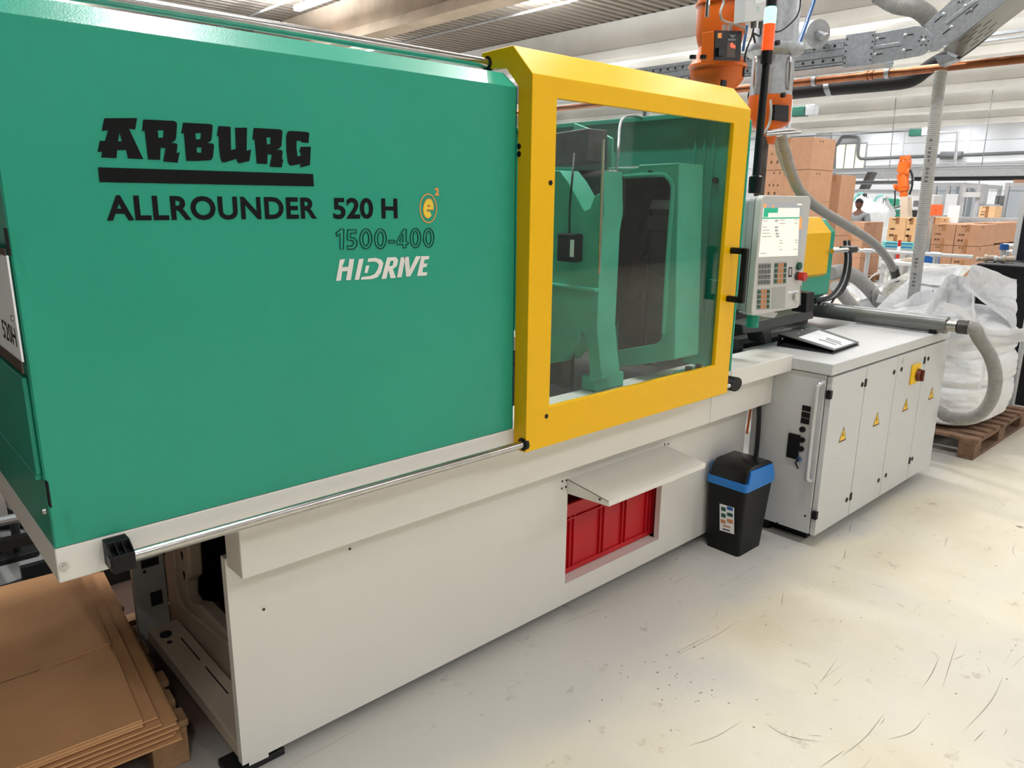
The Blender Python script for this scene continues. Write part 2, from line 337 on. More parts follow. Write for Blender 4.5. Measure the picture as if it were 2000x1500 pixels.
# ceiling lamps: housing, tube and the light the tube gives
lamp_data = bpy.data.lights.new('ceiling_tube_light', 'AREA'); lamp_data.shape = 'RECTANGLE'; lamp_data.size = 0.12; lamp_data.size_y = 1.4; lamp_data.energy = LAMP_W; lamp_data.color = (0.955, 0.98, 1.0)
lamp_far = lamp_data.copy(); lamp_far.energy = LAMP_W*1.25; lamp_mid = lamp_data.copy(); lamp_mid.energy = LAMP_W*2.3
lamp_up = lamp_data.copy(); lamp_up.energy = LAMP_W*.6; lamp_up.size = .3; lamp_upf = lamp_up.copy(); lamp_upf.energy = LAMP_W*2.6
L0 = thing('ceiling_lamp', 'bright tube lamp hung under the roof, nearer the top edge, cut by the frame', 'lamp', (8.85, 16.2, 5.75), 'ceiling tube lamps')
obj('lamp_housing', MB().prism([(8.85-.09, 15.45, 5.75), (8.85+.09, 15.45, 5.75), (8.85+.05, 15.45, 5.82), (8.85-.05, 15.45, 5.82)], (0, 1.5, 0)), 'alu', L0)
obj('lamp_tube', MB().box(8.85-.07, 8.85+.07, 15.48, 16.92, 5.70, 5.749), 'tube', L0)
obj('hanger', MB().cyl((8.85, 15.7, 5.82), (8.85, 15.7, ZC+.1), 0.012, 6).cyl((8.85, 16.7, 5.82), (8.85, 16.7, ZC+.1), 0.012, 6), 'alu', L0)
def lamp_light(x, y):
    o = bpy.data.objects.new('ceiling_tube_light', lamp_mid if x == 13.3 else (lamp_far if 10 < x < 42 else lamp_data)); COL.objects.link(o); o.location = (x, y, 5.69)
    if x > 42: return
    o = bpy.data.objects.new('ceiling_tube_light', lamp_upf if x > 5 else lamp_up); COL.objects.link(o); o.location = (x, y, 5.76); o.rotation_euler = (PI, 0, 0)
lamp_light(8.85, 16.2)
seen = {(8.85, 17.75): 'bright tube lamp under the roof, farther of the two in the top row',
        (13.3, 13.5): 'single lit tube lamp hung above the yellow door',
        (13.3, 21.5): 'small distant tube lamp just above the green cover edge'}
pts = list(seen)
for x in (1.9, 5.2, 8.7, 13.3, 20.0, 26.0, 32.0, 38.0, 42.6):
    for y in (-5.0, 0.4 if x < 2 else -1.8, 2.0, 3.5, 6.5, 10.0, 14.0, 18.0, 22.0, 27.0):
        if (x in (8.7, 13.3) and y > 11) or (y == 2.0 and x > 2) or (y == -1.8 and x < 10) or (x > 42 and y < 6): continue
        pts.append((x, y))
pts += [(-1.5, -2.4), (-2.6, -5.0)]
for x, y in pts:
    dup(L0, (x, y, 5.75), seen.get((x, y), 'ceiling tube lamp hung beyond the picture')); lamp_light(x, y)
struct('trim_1', MB().cyl((13.3, Y0, 5.95), (13.3, Y1, 5.95), 0.03, 8), 'alu')
struct('trim_2', MB().cyl((8.85, Y0, 5.98), (8.85, Y1, 5.98), 0.03, 8), 'alu')
# far wall: panel joints, windows
b = MB()
for y in (4, 7.2, 10.4, 13.6, 16.8, 22.5, 26, 29): b.box(X1-.03, X1, y, y+.25, 0, 5.9)
struct('trim_3', b, 'wallw')
b = MB()
for z in (2.3, 3.6, 4.75): b.box(X1-.012, X1, Y0, Y1, z, z+.03)
struct('trim_4', b, 'zinc')
def wall_window(n, p0, p1, cols, frame='zinc'):
    a, c = AX(*p0, X1-.05), AX(*p1, X1-.05); y0, y1, z0, z1 = min(a.y, c.y), max(a.y, c.y), min(a.z, c.z), max(a.z, c.z)
    fr = MB(); t = .07
    fr.box(X1-.1, X1-.02, y0, y1, z0-t, z0); fr.box(X1-.1, X1-.02, y0, y1, z1, z1+t)
    for k in range(cols+1): y = y0+(y1-y0)*k/cols; fr.box(X1-.1, X1-.02, y-t/2, y+t/2, z0, z1)
    r = struct(n, fr, frame)
    for k in range(cols):
        ya, yb = y0+(y1-y0)*k/cols+t/2, y0+(y1-y0)*(k+1)/cols-t/2
        obj('pane', MB().box(X1-.06, X1-.04, ya, yb, z0, z1), 'winlit', r)
wall_window('window_1', (1586, 282), (1598, 324), 1)
wall_window('window_2', (1614, 284), (1688, 328), 4)
struct('door_1', MB().boxc(AX(1605, 302, X1-.04), (.06, .9, 2.4)), 'ledgrey2')
# ------------------------------------------------------------------ the machine
YC, YS, YD, YB, YN = 1.4635, 1.659, 1.600, 1.863, 1.751
XL, XR, ZG0, ZG1, ZGT, YGT = 0.265, 1.538, 0.942, 1.955, 2.0, 1.718
mc = thing('injection_molding_machine', 'large green and grey-white injection molding machine with a yellow sliding door', 'machine', (1.9, 2.4, 0))
# bed strip and skirt
bed = MB().box(XL-.001, 3.358, YS, 1.86, 0.863, ZG0-.001).box(XL-.001, XL+.2, 1.86, 3.0, 0.863, ZG0-.001).box(XL, 3.358, 2.85, 3.0, 0.863, ZG0-.001)
bed = obj('bed_frame', bed, 'white', mc, 0.004)
c = AY(125, 1106, YS); obj('screw', MB().cyl((c.x, YS+.002, c.z), (c.x, YS-.004, c.z), .009, 14).cyl((c.x, YS-.004, c.z), (c.x, YS-.006, c.z), .005, 6), 'steel', bed)
obj('seam', MB().box(2.812, 2.8135, YS-.0006, YS+.01, 0.864, 0.941), 'black', bed)
xj = AY(1388, 800, YN).x; zb0 = 0.684; xn0, xn1 = AY(474, 1138, YN).x, min(3.367, AY(1512, 786, YN).x)
obj('skirt_panel', MB().box(xn0, xj-.001, YN, YN+.1, zb0, .863), 'white', mc, 0.004)
obj('skirt_panel', MB().box(xj+.001, xn1, YN, YN+.1, zb0, .863), 'white', mc, 0.004)
# base front panel with crate opening
bx0, bx1, bz0, bz1 = AY(440, 1108, YB).x, 3.34, 0.045, 0.70
o0, o1 = AY(1103, 1142, YB), AY(1286, 1052, YB); oz1 = 0.56; oz0 = (o0.z+o1.z)/2; ox0, ox1 = o0.x, o1.x
fp = MB().box(bx0, ox0, YB, YB+.028, bz0, bz1).box(ox1, bx1, YB, YB+.028, bz0, bz1).box(ox0, ox1, YB, YB+.028, bz0, oz0).box(ox0, ox1, YB, YB+.028, oz1, bz1)
bmesh.ops.remove_doubles(fp.bm, verts=fp.bm.verts, dist=1e-5)
base = obj('base_panel', fp, 'white', mc)
obj('opening_sill', MB().box(ox0, ox1, YB+.028, YB+.1, oz0-.012, oz0), 'white', base)
for px, py in ((1098, 940), (1106, 938), (1097, 954), (1105, 951), (1298, 868), (1305, 867), (683, 1072), (515, 1190)):
    c = AY(px, py, YB); obj('screw', MB().cyl((c.x, YB+.001, c.z), (c.x, YB-.002, c.z), .0045, 10), 'darksteel', base)
obj('base_cover', MB().poly([AY(486, 1484, YB-.0012), AY(524, 1466, YB-.0012), AY(525, 1478, YB-.0012), AY(487, 1496, YB-.0012)]), 'white', base)
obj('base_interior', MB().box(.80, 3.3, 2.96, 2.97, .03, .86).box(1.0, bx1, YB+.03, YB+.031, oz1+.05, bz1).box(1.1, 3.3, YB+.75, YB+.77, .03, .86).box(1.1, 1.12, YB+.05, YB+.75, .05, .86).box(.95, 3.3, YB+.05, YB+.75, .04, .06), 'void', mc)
obj('base_end', MB().box(bx1-.02, bx1, YB+.03, 2.8, bz0, .86), 'white', mc)
# left end of the base: sole beam, post, casting with a big round cut-out
sb = obj('sole_beam', MB().box(.682, .79, YB+.03, 2.70, .045, .095), 'beige', mc, 0.004)
c = AZ(324, 1240, .096); obj('rubber_cap', MB().cyl((c.x, c.y, .094), (c.x, c.y, .102), .02, 18), 'rubber', sb)
c = AZ(331, 1254, .096); obj('hole', MB().cyl((c.x, c.y, .094), (c.x, c.y, .0965), .009, 12), 'void', sb)
for y0, y1 in ((2.38, 2.56), (2.14, 2.33), (1.95, 2.09)): obj('slot', MB().box(.752, .756, y0, y1, .094, .0965), 'void', sb)
po = obj('end_post', MB().box(.655, .765, 2.70, 2.73, .05, .862), 'graphite' if False else 'ledgrey2', mc, 0.003)
c = AY(306, 1168, 2.699); obj('square_hole', MB().boxc(c, (.04, .003, .055)), 'void', po)
c = AY(282, 1117, 2.699); obj('hole', MB().cyl(c, c+Vector((0, -.002, 0)), .006, 10), 'void', po)
c = AY(293, 1099, 2.699); obj('square_hole', MB().boxc(c, (.06, .003, .03)), 'void', po)
XF = .80
pl = [(318, 1080), (366, 1062), (370, 1129), (362, 1138), (363, 1165), (372, 1180), (391, 1183), (455, 1250), (474, 1275), (482, 1460), (334, 1226)]
fr = obj('end_casting', MB().prism([AX(*p, XF) for p in pl], (.05, 0, 0)), 'beige', mc, 0.01, seg=3)
rim = [AX(*p, XF-.006) for p in ((340, 1074), (344, 1140), (349, 1165), (358, 1185), (372, 1198), (450, 1260), (476, 1284))]
obj('flange', MB().tube(smooth(rim, 6), .009, 8), 'beige', fr)
for px, py in ((355, 1083), (359, 1121)):
    c = AX(px, py, XF-.001); obj('keyhole', MB().cyl((XF-.001, c.y, c.z), (XF+.003, c.y, c.z), .012, 14).box(XF-.001, XF+.003, c.y-.006, c.y+.006, c.z-.022, c.z), 'void', fr)
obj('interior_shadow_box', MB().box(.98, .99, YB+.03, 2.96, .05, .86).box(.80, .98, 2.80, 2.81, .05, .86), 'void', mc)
for px, py, s in ((505, 1500, .05), (1272, 1090, .05), (1210, 1119, .018)):
    c = AZ(px, py, .0); obj('machine_foot', MB().box(c.x-s*1.7, c.x+s*1.7, max(c.y, YB+.012), max(c.y, YB+.012)+s*1.8, 0.0, .024).cyl((c.x, max(c.y, YB+.012)+s, .02), (c.x, max(c.y, YB+.012)+s, .09), s*.4, 12), 'rubber', mc, .004)
# chute flap over the crate
TL, TR = AY(1108, 935, YB), AY(1299, 868, YB); BL, BR = AX(1190, 978, TL.x), AX(1377, 905, TR.x); zf = (BL.z+BR.z)/2; yf = (BL.y+BR.y)/2
fl = MB(); t = .006
fl.hull8([(TL.x, YB, TL.z-t), (TR.x, YB, TL.z-t), (TR.x, yf, zf-t), (TL.x, yf, zf-t)], [(TL.x, YB, TL.z), (TR.x, YB, TL.z), (TR.x, yf, zf), (TL.x, yf, zf)])
fl.box(TL.x, TR.x, yf-.002, yf+.004, zf-.022, zf)
for x in (TL.x, TR.x-.004): fl.prism([(x, YB, TL.z), (x, YB, TL.z-.062), (x, yf, zf-.022), (x, yf, zf)], (.004, 0, 0))
flap = obj('chute_flap', fl, 'white', mc, 0.002)
c = AX(1172, 975, TL.x-.001); obj('screw', MB().cyl(c, c+Vector((-.003, 0, 0)), .005, 10), 'darksteel', flap)
# green guard cover
gc = MB()
gc.box(XL+.002, XR, YS, YS+.003, ZG0, ZG1)
gc.hull8([(XL+.002, YS, ZG1), (XR, YS, ZG1), (XR, YS+.003, ZG1), (XL+.002, YS+.003, ZG1)], [(XL+.002, YGT, ZGT), (XR, YGT, ZGT), (XR, YGT+.003, ZGT), (XL+.002, YGT+.003, ZGT)])
gc.prism([(XR-.004, YS, ZG0), (XR-.004, YS, ZG1), (XR-.004, YGT, ZGT), (XR-.004, 3.0, ZGT), (XR-.004, 3.0, ZG0)], (.004, 0, 0)).box(XL+.002, XR, 2.99, 3.0, ZG0, ZGT).box(XL+.002, XR-.004, 1.7215, 2.99, ZGT-.004, ZGT)
gcv = obj('guard_cover', gc, 'green', mc, .002)
fy = facing_y(YS-.0012)
def gy(px, py): p = AY(px, py, YS); return (p.x, p.z)
def zl(pts, ox, oy, s): return [gy(ox+x/s, oy+y/s) for x, y in pts]
Z8 = (180, 220, 4.348)
letters = [
 [[(102,48),(380,46),(365,143),(312,137),(433,395),(303,389),(288,317),(210,319),(206,386),(75,380),(85,332),(45,333),(64,240),(108,240),(134,150),(80,156)], [(230,172),(252,244),(218,244)]],
 [[(433,58),(690,70),(715,82),(720,100),(712,215),(700,240),(668,256),(715,262),(724,275),(716,345),(742,335),(725,425),(602,415),(622,302),(580,298),(576,401),(473,397),(445,152),(421,160)], [(556,150),(606,150),(602,212),(561,214)]],
 [[(770,85),(1000,97),(1022,108),(1022,130),(1012,230),(1000,245),(975,257),(1020,262),(1034,275),(1026,370),(1015,395),(1000,404),(880,411),(798,409),(778,172),(755,180)], [(875,174),(923,174),(918,226),(880,228)], [(886,296),(928,296),(926,340),(888,340)]],
 [[(1070,114),(1174,120),(1178,318),(1220,308),(1212,128),(1314,128),(1310,325),(1348,312),(1334,410),(1245,431),(1228,415),(1225,392),(1120,424),(1100,420),(1088,390),(1076,300),(1072,195),(1057,202)]],
 [[(1370,130),(1590,142),(1612,152),(1614,175),(1606,280),(1595,300),(1562,314),(1608,318),(1616,330),(1610,400),(1622,395),(1608,465),(1505,459),(1526,358),(1488,354),(1486,436),(1396,432),(1378,225),(1360,232)], [(1478,210),(1514,210),(1512,268),(1484,270)]],
 [[(1660,160),(1690,155),(1830,165),(1843,178),(1836,258),(1774,252),(1770,238),(1734,240),(1734,300),(1742,372),(1770,366),(1772,340),(1756,336),(1770,290),(1856,290),(1848,445),(1765,466),(1768,435),(1690,450),(1675,445),(1660,420),(1648,330),(1646,200)]]]
for lp in letters: obj('logo_letter', flat([zl(l, *Z8) for l in lp], fy), 'logoblack', gcv)
obj('logo_bar', flat([zl([(48, 464), (1875, 521), (1882, 626), (62, 590)], *Z8)], fy), 'logoblack', gcv)
def rect(p0, p1): a, c = gy(*p0), gy(*p1); return (a[0], c[0], c[1], a[1])
def rect4(l, r, tl, bl, tr, br):       # average the rectangle from four edge heights
    a, b_, c, d = gy(l, tl), gy(l, bl), gy(r, tr), gy(r, br); return ((a[0]+b_[0])/2, (c[0]+d[0])/2, (b_[1]+d[1])/2, (a[1]+c[1])/2)
for m_ in islands(text('ALLROUNDER', rect4(206, 618, 381, 431, 385, 428), fy, offset=.03, space=1.07)): obj('logo_letter', m_, 'logoblack', gcv)
for m_ in islands(text('520 H', rect4(650, 776, 385, 428, 388, 427), fy, offset=.03)): obj('logo_letter', m_, 'logoblack', gcv)
el = lambda cx_, cy_, a_, b_: [(cx_+a_*math.cos(2*PI*k/28), cy_+b_*math.sin(2*PI*k/28)) for k in range(28)]
digits = [[[(1340,690),(1366,668),(1382,668),(1380,775),(1362,775),(1362,692),(1345,708)]],
 [[(1402,672),(1448,672),(1448,690),(1418,690),(1416,712),(1440,716),(1452,735),(1450,758),(1435,774),(1400,775),(1398,758),(1425,758),(1434,745),(1432,734),(1420,728),(1400,728)]],
 [el(1498,720,32,53), el(1498,720,16,37)], [el(1575,720,31,53), el(1575,720,15,37)], [[(1618,728),(1650,728),(1650,742),(1618,742)]],
 [[(1698,668),(1712,668),(1710,735),(1721,735),(1721,750),(1710,750),(1710,768),(1694,768),(1694,750),(1661,750),(1660,736)], [(1694,735),(1694,694),(1674,735)]],
 [el(1760,716,28,51), el(1760,716,13,36)], [el(1829,714,28,50), el(1829,714,13,35)]]
for dg_ in digits:
    b = MB()
    for lp in dg_: P = [fy(*q) for q in zl(lp, 160, 200, 2.7027)]; b.tube(P+[P[0]], .0011, 4)
    obj('logo_digit', b, 'logoblack', gcv)
Zh = (160, 200, 2.7027)
hid = [[[(1360,830),(1388,826),(1372,870),(1405,867),(1410,826),(1436,826),(1418,938),(1392,938),(1401,890),(1372,892),(1366,940),(1340,942)]],
       [[(1462,826),(1486,824),(1462,936),(1438,937)]],
       [[(1510,824),(1550,820),(1580,830),(1590,850),(1578,896),(1560,922),(1530,932),(1472,936),(1474,922),(1522,916),(1545,905),(1560,880),(1566,858),(1556,844),(1540,840),(1506,842)], [(1498,862),(1516,860),(1506,900),(1490,900)]],
       [[(1610,818),(1655,816),(1668,830),(1662,862),(1640,880),(1656,926),(1628,928),(1616,884),(1606,930),(1580,932)], [(1628,836),(1644,836),(1638,862),(1620,864)]],
       [[(1682,818),(1706,816),(1686,922),(1662,924)]],
       [[(1700,816),(1724,814),(1730,880),(1762,812),(1788,812),(1732,918),(1710,920)]],
       [[(1790,812),(1832,810),(1829,828),(1808,830),(1803,850),(1822,850),(1818,868),(1800,870),(1796,896),(1822,896),(1818,914),(1768,916)]]]
hid2 = []
for k, lp in enumerate(hid):
    if k == 2: obj('logo_letter', flat([zl(hid[2][0], *Zh)], fy), 'logowhite', gcv); obj('logo_letter', flat([zl(hid[2][1], *Zh)], fy), 'logowhite', gcv)
    else: obj('logo_letter', flat([zl(l, *Zh) for l in lp], fy), 'logowhite', gcv)
fy2 = facing_y(YS-.0018)
ec = AY(836, 407, YS); a0 = AY(819, 407, YS); a1 = AY(853, 407, YS); t0 = AY(836, 379, YS); t1 = AY(836, 437, YS); rx, rz = (a1.x-a0.x)/2, (t0.z-t1.z)/2
obj('logo_ring', flat([circ((ec.x, ec.z), rx, 40, ry=rz), circ((ec.x, ec.z), rx-.003, 40, ry=rz-.003)], fy), 'logoorange', gcv)
def e_loops(g_):
    R_, t_, b_ = 1.0+g_, .42-g_, .10
    A_ = [(R_*math.cos(math.radians(a)), R_*math.sin(math.radians(a))) for a in range(0, 316, 9)]; B_ = [(t_*math.cos(math.radians(a)), t_*math.sin(math.radians(a))) for a in range(315, 200, -9)]
    D_ = [(t_*math.cos(math.radians(a)), max(b_+.05+g_, t_*math.sin(math.radians(a)))) for a in range(170, 9, -10)]
    f_ = lambda p: (ec.x+(p[0]+p[1]*.16)*(rx*.56), ec.z+p[1]*(rz*.62)); return [[f_(p) for p in A_+B_+[(-t_*.9, -b_-g_), (R_, -b_-g_)]], [f_(p) for p in D_]]
obj('logo_letter', flat(e_loops(.09), fy), 'logoorange', gcv); obj('logo_letter', flat(e_loops(0), fy2), 'logoyellow', gcv)
obj('logo_letter', text('2', rect4(849, 857, 367, 382, 366, 382), fy, offset=.05), 'logoorange', gcv)
# left end of the guard
XE = XL
ep = MB().prism([(XE, YS+.003, ZG0), (XE, YS+.003, ZG1), (XE, YGT, ZGT), (XE, 3.0, ZGT), (XE, 3.0, ZG0)], (.004, 0, 0))
lip = [AX(0, 835, XE), AX(83, 937, XE)]; ep2 = obj('end_panel', ep, 'green', mc)
zs = lip[1].z; obj('end_step', MB().box(XE-.012, XE, YS+.02, 3.0, zs, zs+.012).box(XE-.010, XE, YS+.018, 3.0, zs+.012, 1.30), 'green', ep2, .003)
def xslot(x0, y0, x1, y1, w_=.018):
    a, c = AX(x0, y0, XE-.013), AX(x1, y1, XE-.013); return MB().box(XE-.014, XE-.011, a.y-w_, a.y, c.z, a.z)
obj('slot', xslot(8, 445, 14, 498), 'black', ep2); obj('slot', xslot(88, 938, 94, 985), 'black', ep2)
for px, py in ((29, 621), (89, 998)):
    c = AX(px, py, XE-.012); obj('screw', MB().cyl(c, c+Vector((-.006, 0, 0)), .006, 10), 'steel', ep2)
sg = [AX(*p, XE-.014) for p in ((-60, 430), (12, 500), (41, 712), (-60, 600))]
z1, z0, ya = AX(13, 500, XE-.014).z, AX(40, 705, XE-.014).z, AX(27, 600, XE-.014).y
plate = obj('name_plate', MB().box(XE-.014, XE-.0105, ya, ya+.55, z0, z1), 'paper', ep2)
obj('plate_border', MB().box(XE-.0155, XE-.0135, ya, ya+.55, z0-.022, z0).box(XE-.0155, XE-.0135, ya, ya+.55, z1, z1+.012), 'brown', ep2)
zt = AX(6, 630, XE).z; obj('plate_text', text('520H', (-(ya+.155), -(ya+.022), zt-.018, zt+.02), lambda u, v: Vector((XE-.0146, -u, v)), offset=.01), 'logoblack', ep2)
# sliding rails
rl = obj('lower_rail', MB().cyl((.375, 1.615, .9), (2.76, 1.615, .9), .0125, 20), 'steel', mc)
ck = AY(247, 1085, 1.60); kb = MB().box(.352, .398, 1.628, YS, .878, .936).box(.352, .398, 1.596, 1.628, .878, .916)
for x in (.352, .366, .380, .3945): kb.prism([(x, 1.596, .916), (x, 1.628, .936), (x, 1.628, .916)], (.0035, 0, 0))
obj('rail_clamp', kb, 'black', mc, .002); obj('clamp_bore', MB().cyl((.3515, 1.615, .9), (.350, 1.615, .9), .013, 20), 'darksteel', mc)
obj('upper_rail', MB().cyl((.268, 1.793, 2.034), (1.56, 1.793, 2.034), .014, 20), 'steel', mc); obj('rail_bracket', MB().box(.268, .30, 1.775, 1.811, 1.995, 2.052), 'black', mc, .002)
sl = [(2.768+.042*math.cos(a), YS, .9+.030*math.sin(a)) for a in [2*PI*k/24 for k in range(24)]]
obj('rail_end_cup', MB().prism(sl, (0, -.058, 0)), 'black', mc, .003)
# yellow door
DX0, DX1, DZ0, DZ1 = 1.541, 2.695, .876, 1.987; WX0, WX1, WZ0, WZ1 = 1.6415, 2.586, 1.008, 1.931
d = MB(); v = d.bm.verts.new
o_ = [v((x, YD, z)) for x, z in ((DX0, DZ0), (DX1, DZ0), (DX1, DZ1), (DX0, DZ1))]; i_ = [v((x, YD, z)) for x, z in ((WX0, WZ0), (WX1, WZ0), (WX1, WZ1), (WX0, WZ1))]; j_ = [v((x, YD+.018, z)) for x, z in ((WX0, WZ0), (WX1, WZ0), (WX1, WZ1), (WX0, WZ1))]
ob = [v((x, YD+.02, z)) for x, z in ((DX0+.004, DZ0), (DX1-.004, DZ0), (DX1-.004, DZ1), (DX0+.004, DZ1))]
for k in range(4):
    n_ = (k+1) % 4
    d.bm.faces.new((o_[k], o_[n_], i_[n_], i_[k])); d.bm.faces.new((i_[k], i_[n_], j_[n_], j_[k])); d.bm.faces.new((j_[k], j_[n_], ob[n_], ob[k]))
AP = (1.682, 2.070)
cz = [v((DX0, AP[0], AP[1])), v((DX1, AP[0], AP[1])), v((DX1, 1.818, 2.066)), v((DX0, 1.818, 2.066))]
d.bm.faces.new((o_[3], o_[2], cz[1], cz[0])); d.bm.faces.new((cz[0], cz[1], cz[2], cz[3]))
dl0, dl1 = v((DX0, YD+.05, DZ0-.001)), v((DX1, YD+.05, DZ0-.001)); d.bm.faces.new((o_[0], o_[1], dl1, dl0))
for x, s in ((DX0, 1), (DX1, -1)):
    prof = [(YD, DZ0), (YD, DZ1), AP, (1.818, 2.066), (1.818, 2.0225), (1.707, 2.0108), (1.656, 1.958), (1.656, DZ0)]
    d.bm.faces.new([v((x, a, b_)) for a, b_ in prof])
bmesh.ops.remove_doubles(d.bm, verts=d.bm.verts, dist=1e-4)
door = obj('sliding_door', d, 'yellow', mc, .0025)
obj('door_glass', MB().box(WX0-.01, WX1+.01, YD+.013, YD+.017, WZ0-.01, WZ1+.01), 'glass', door)
for px, py in ((1067, 813), (1075, 357)):
    c = AY(px, py, YD); obj('plug', MB().cyl((c.x, YD, c.z), (c.x, YD-.002, c.z), .0075, 14), 'black', door)
for px, py in ((1014, 286), (1014, 301)):
    c = AX(px, py, DX0); obj('plug', MB().cyl(c, c+Vector((-.002, 0, 0)), .008, 12), 'black', door)
for y, z, r in ((1.615, .9, .021), (1.793, 2.034, .02)): obj('rail_bush', MB().cyl((DX0-.002, y, z), (DX0+.01, y, z), r, 20), 'black', door)
h0, h1 = AY(1429, 489, YD), AY(1420, 583, YD); hx = (h0.x+h1.x)/2
hd = MB(); g = .062
for z in (h0.z, h1.z): hd.box(hx-.011, hx+.011, YD-g, YD, z-.012, z+.012)
hd.box(hx-.011, hx+.011, YD-g-.012, YD-g+.012, h1.z-.012, h0.z+.012)
obj('door_handle', hd, 'black', door, .004)
# partition behind the door, moving and fixed platens, mould
XP = 2.80
pt = MB().prism([(XP, YS, ZG0), (XP, YS, 1.958), (XP, 1.716, 2.006), (XP, 3.0, 2.006), (XP, 3.0, ZG0)], (.012, 0, 0)).box(XP-.03, XP, 1.716, 3.0, 1.985, 2.006)
pn = obj('partition', pt, 'green', mc, .003)
obj('rear_guard', MB().box(XR, XP, 2.99, 3.0, ZG0, 2.0), 'green', mc)
c = AX(1399, 352, XP-.002); obj('knob', MB().cyl(c, c+Vector((-.012, 0, 0)), .012, 14), 'black', pn)
for px in (1360, 1378, 1396): a = AX(px, 260, XP-.002); obj('panel_rib', MB().box(XP-.006, XP, a.y-.004, a.y+.004, 1.2, 1.97), 'green', pn)
a, c = AX(1388, 545, XP), AX(1440, 690, XP); obj('lower_panel', MB().box(XP-.016, XP-.002, 1.70, a.y, c.z, a.z), 'green', pn, .003)
obj('edge_rail', MB().box(XP-.05, XP-.002, 1.68, 1.70, 1.0, 1.85), 'green', pn, .004)
XM = 2.05
cast = [(1068, 333), (1093, 333), (1109, 354), (1141, 411), (1152, 407), (1160, 384), (1168, 379), (1176, 376), (1178, 333), (1180, 416), (1174, 452), (1172, 500), (1166, 638), (1172, 705), (1176, 741), (1152, 745), (1148, 671), (1140, 650), (1133, 648), (1130, 666), (1099, 706), (1068, 711)]
mp = obj('moving_platen', MB().prism([AX(*p, XM) for p in cast], (.105, 0, 0)), 'green_dk', mc, .008, seg=3)
led = [AX(*p, XM-.02) for p in ((1078, 553), (1166, 541))]; obj('ledge', MB().box(XM-.03, XM, led[1].y, led[0].y+.1, led[0].z-.012, led[0].z), 'green_dk', mp, .004)
f0 = AZ(1218, 735, .945); obj('platen_foot', MB().box(XM+.03, XM+.2, 1.79, 1.86, .943, 1.0).cyl((XM+.14, 1.82, 1.0), (XM+.14, 1.82, 1.012), .016, 12), 'green_dk', mp, .006)
a, c = AX(1102, 455, XM-.012), AX(1134, 512, XM-.012); bxp = obj('cable_box', MB().box(XM-.05, XM-.001, c.y, a.y, c.z, a.z), 'black', mp, .006)
obj('cable', MB().tube(smooth([AX(1112, 455, XM-.03), AX(1113, 400, XM-.03), AX(1118, 345, XM-.03), AX(1122, 300, XM+.1)], 5), .004, 6), 'black', mp)
obj('white_label', MB().box(XM-.0515, XM-.05, c.y, c.y+.018, c.z+.02, a.z-.02), 'paper', mp)
obj('guide_rod', MB().cyl(AX(1179, 272, 2.0), AX(1170, 535, 2.0), .0055, 10), 'steel', mc)
mb_ = obj('hydraulic_block', MB().prism([AX(*p, 2.3) for p in ((1070, 262), (1148, 250), (1148, 315), (1070, 325))], (.12, 0, 0)), 'darksteel', mc, .006)
for py in (288, 310): a = AX(1146, py, 2.42); obj('hex_nut', MB().cyl(a, a+Vector((.02, -.045, 0)), .019, 6), 'steel', mb_)
obj('toggle_housing', MB().prism([AX(*p, 2.30) for p in ((1085, 335), (1190, 330), (1200, 360), (1196, 430), (1085, 440))], (.1, 0, 0)), 'darksteel', mc, .03)
obj('block_bracket', MB().prism([AX(*p, 2.42) for p in ((1120, 240), (1180, 262), (1195, 270), (1195, 340), (1120, 350))], (.015, 0, 0)), 'green_dk', mc, .004)
XA = 2.38
outer = [(1185, 327), (1245, 327), (1247, 322), (1326, 318), (1318, 702), (1180, 722)]
hole = [(1180, 349), (1288, 343), (1302, 349), (1309, 360), (1311, 376), (1303, 480), (1293, 652), (1288, 666), (1278, 672), (1175, 690)]
to2 = lambda pts: [(AX(*p, XA).y, AX(*p, XA).z) for p in pts]
me = flat([to2(outer), to2(hole)], lambda u, v_: Vector((XA, u, v_))); bmx = bmesh.new(); bmx.from_mesh(me); rg = bmesh.ops.extrude_face_region(bmx, geom=bmx.faces[:]); bmesh.ops.translate(bmx, vec=(.16, 0, 0), verts=[q for q in rg['geom'] if isinstance(q, bmesh.types.BMVert)]); xb = MB(); xb.bm.free(); xb.bm = bmx
ff = obj('fixed_platen', xb, 'green_dk', mc, .006)
rr = [AX(*p, XA-.003) for p in ((1200, 346), (1288, 341), (1304, 347), (1312, 359), (1314, 378), (1306, 480), (1296, 652))]; obj('frame_lip', MB().tube(smooth(rr, 5), .009, 8), 'green_dk', ff)
fy0 = AX(1318, 700, XA).y
obj('platen_flange', MB().box(XA+.02, XA+.17, fy0-.05, fy0+.02, .985, 1.0), 'green_dk', ff, .004)
for x in (XA+.06, XA+.13): obj('bolt', MB().cyl((x, fy0-.025, 1.0), (x, fy0-.025, 1.02), .014, 6), 'darksteel', ff)
obj('lever', MB().tube([AX(1332, 556, XA+.13), AX(1345, 575, XA+.13), AX(1358, 583, XA+.16)], .014, 8), 'green', ff)
ml = obj('mould', MB().box(XA+.09, XA+.15, fy0+.06, fy0+.55, 1.02, 1.78), 'mould', mc, .006)
a, c = AX(1215, 392, XA+.05), AX(1308, 408, XA+.05); obj('clamp_plate', MB().box(XA+.05, XA+.09, fy0+.05, a.y+.1, AX(1260, 408, XA+.05).z, AX(1260, 390, XA+.05).z), 'zinc', ml, .003)
for px in (1218, 1230, 1243): a = AX(px, 397, XA+.049); obj('bolt_hole', MB().cyl(a, a+Vector((-.003, 0, 0)), .0065, 10), 'void', ml)
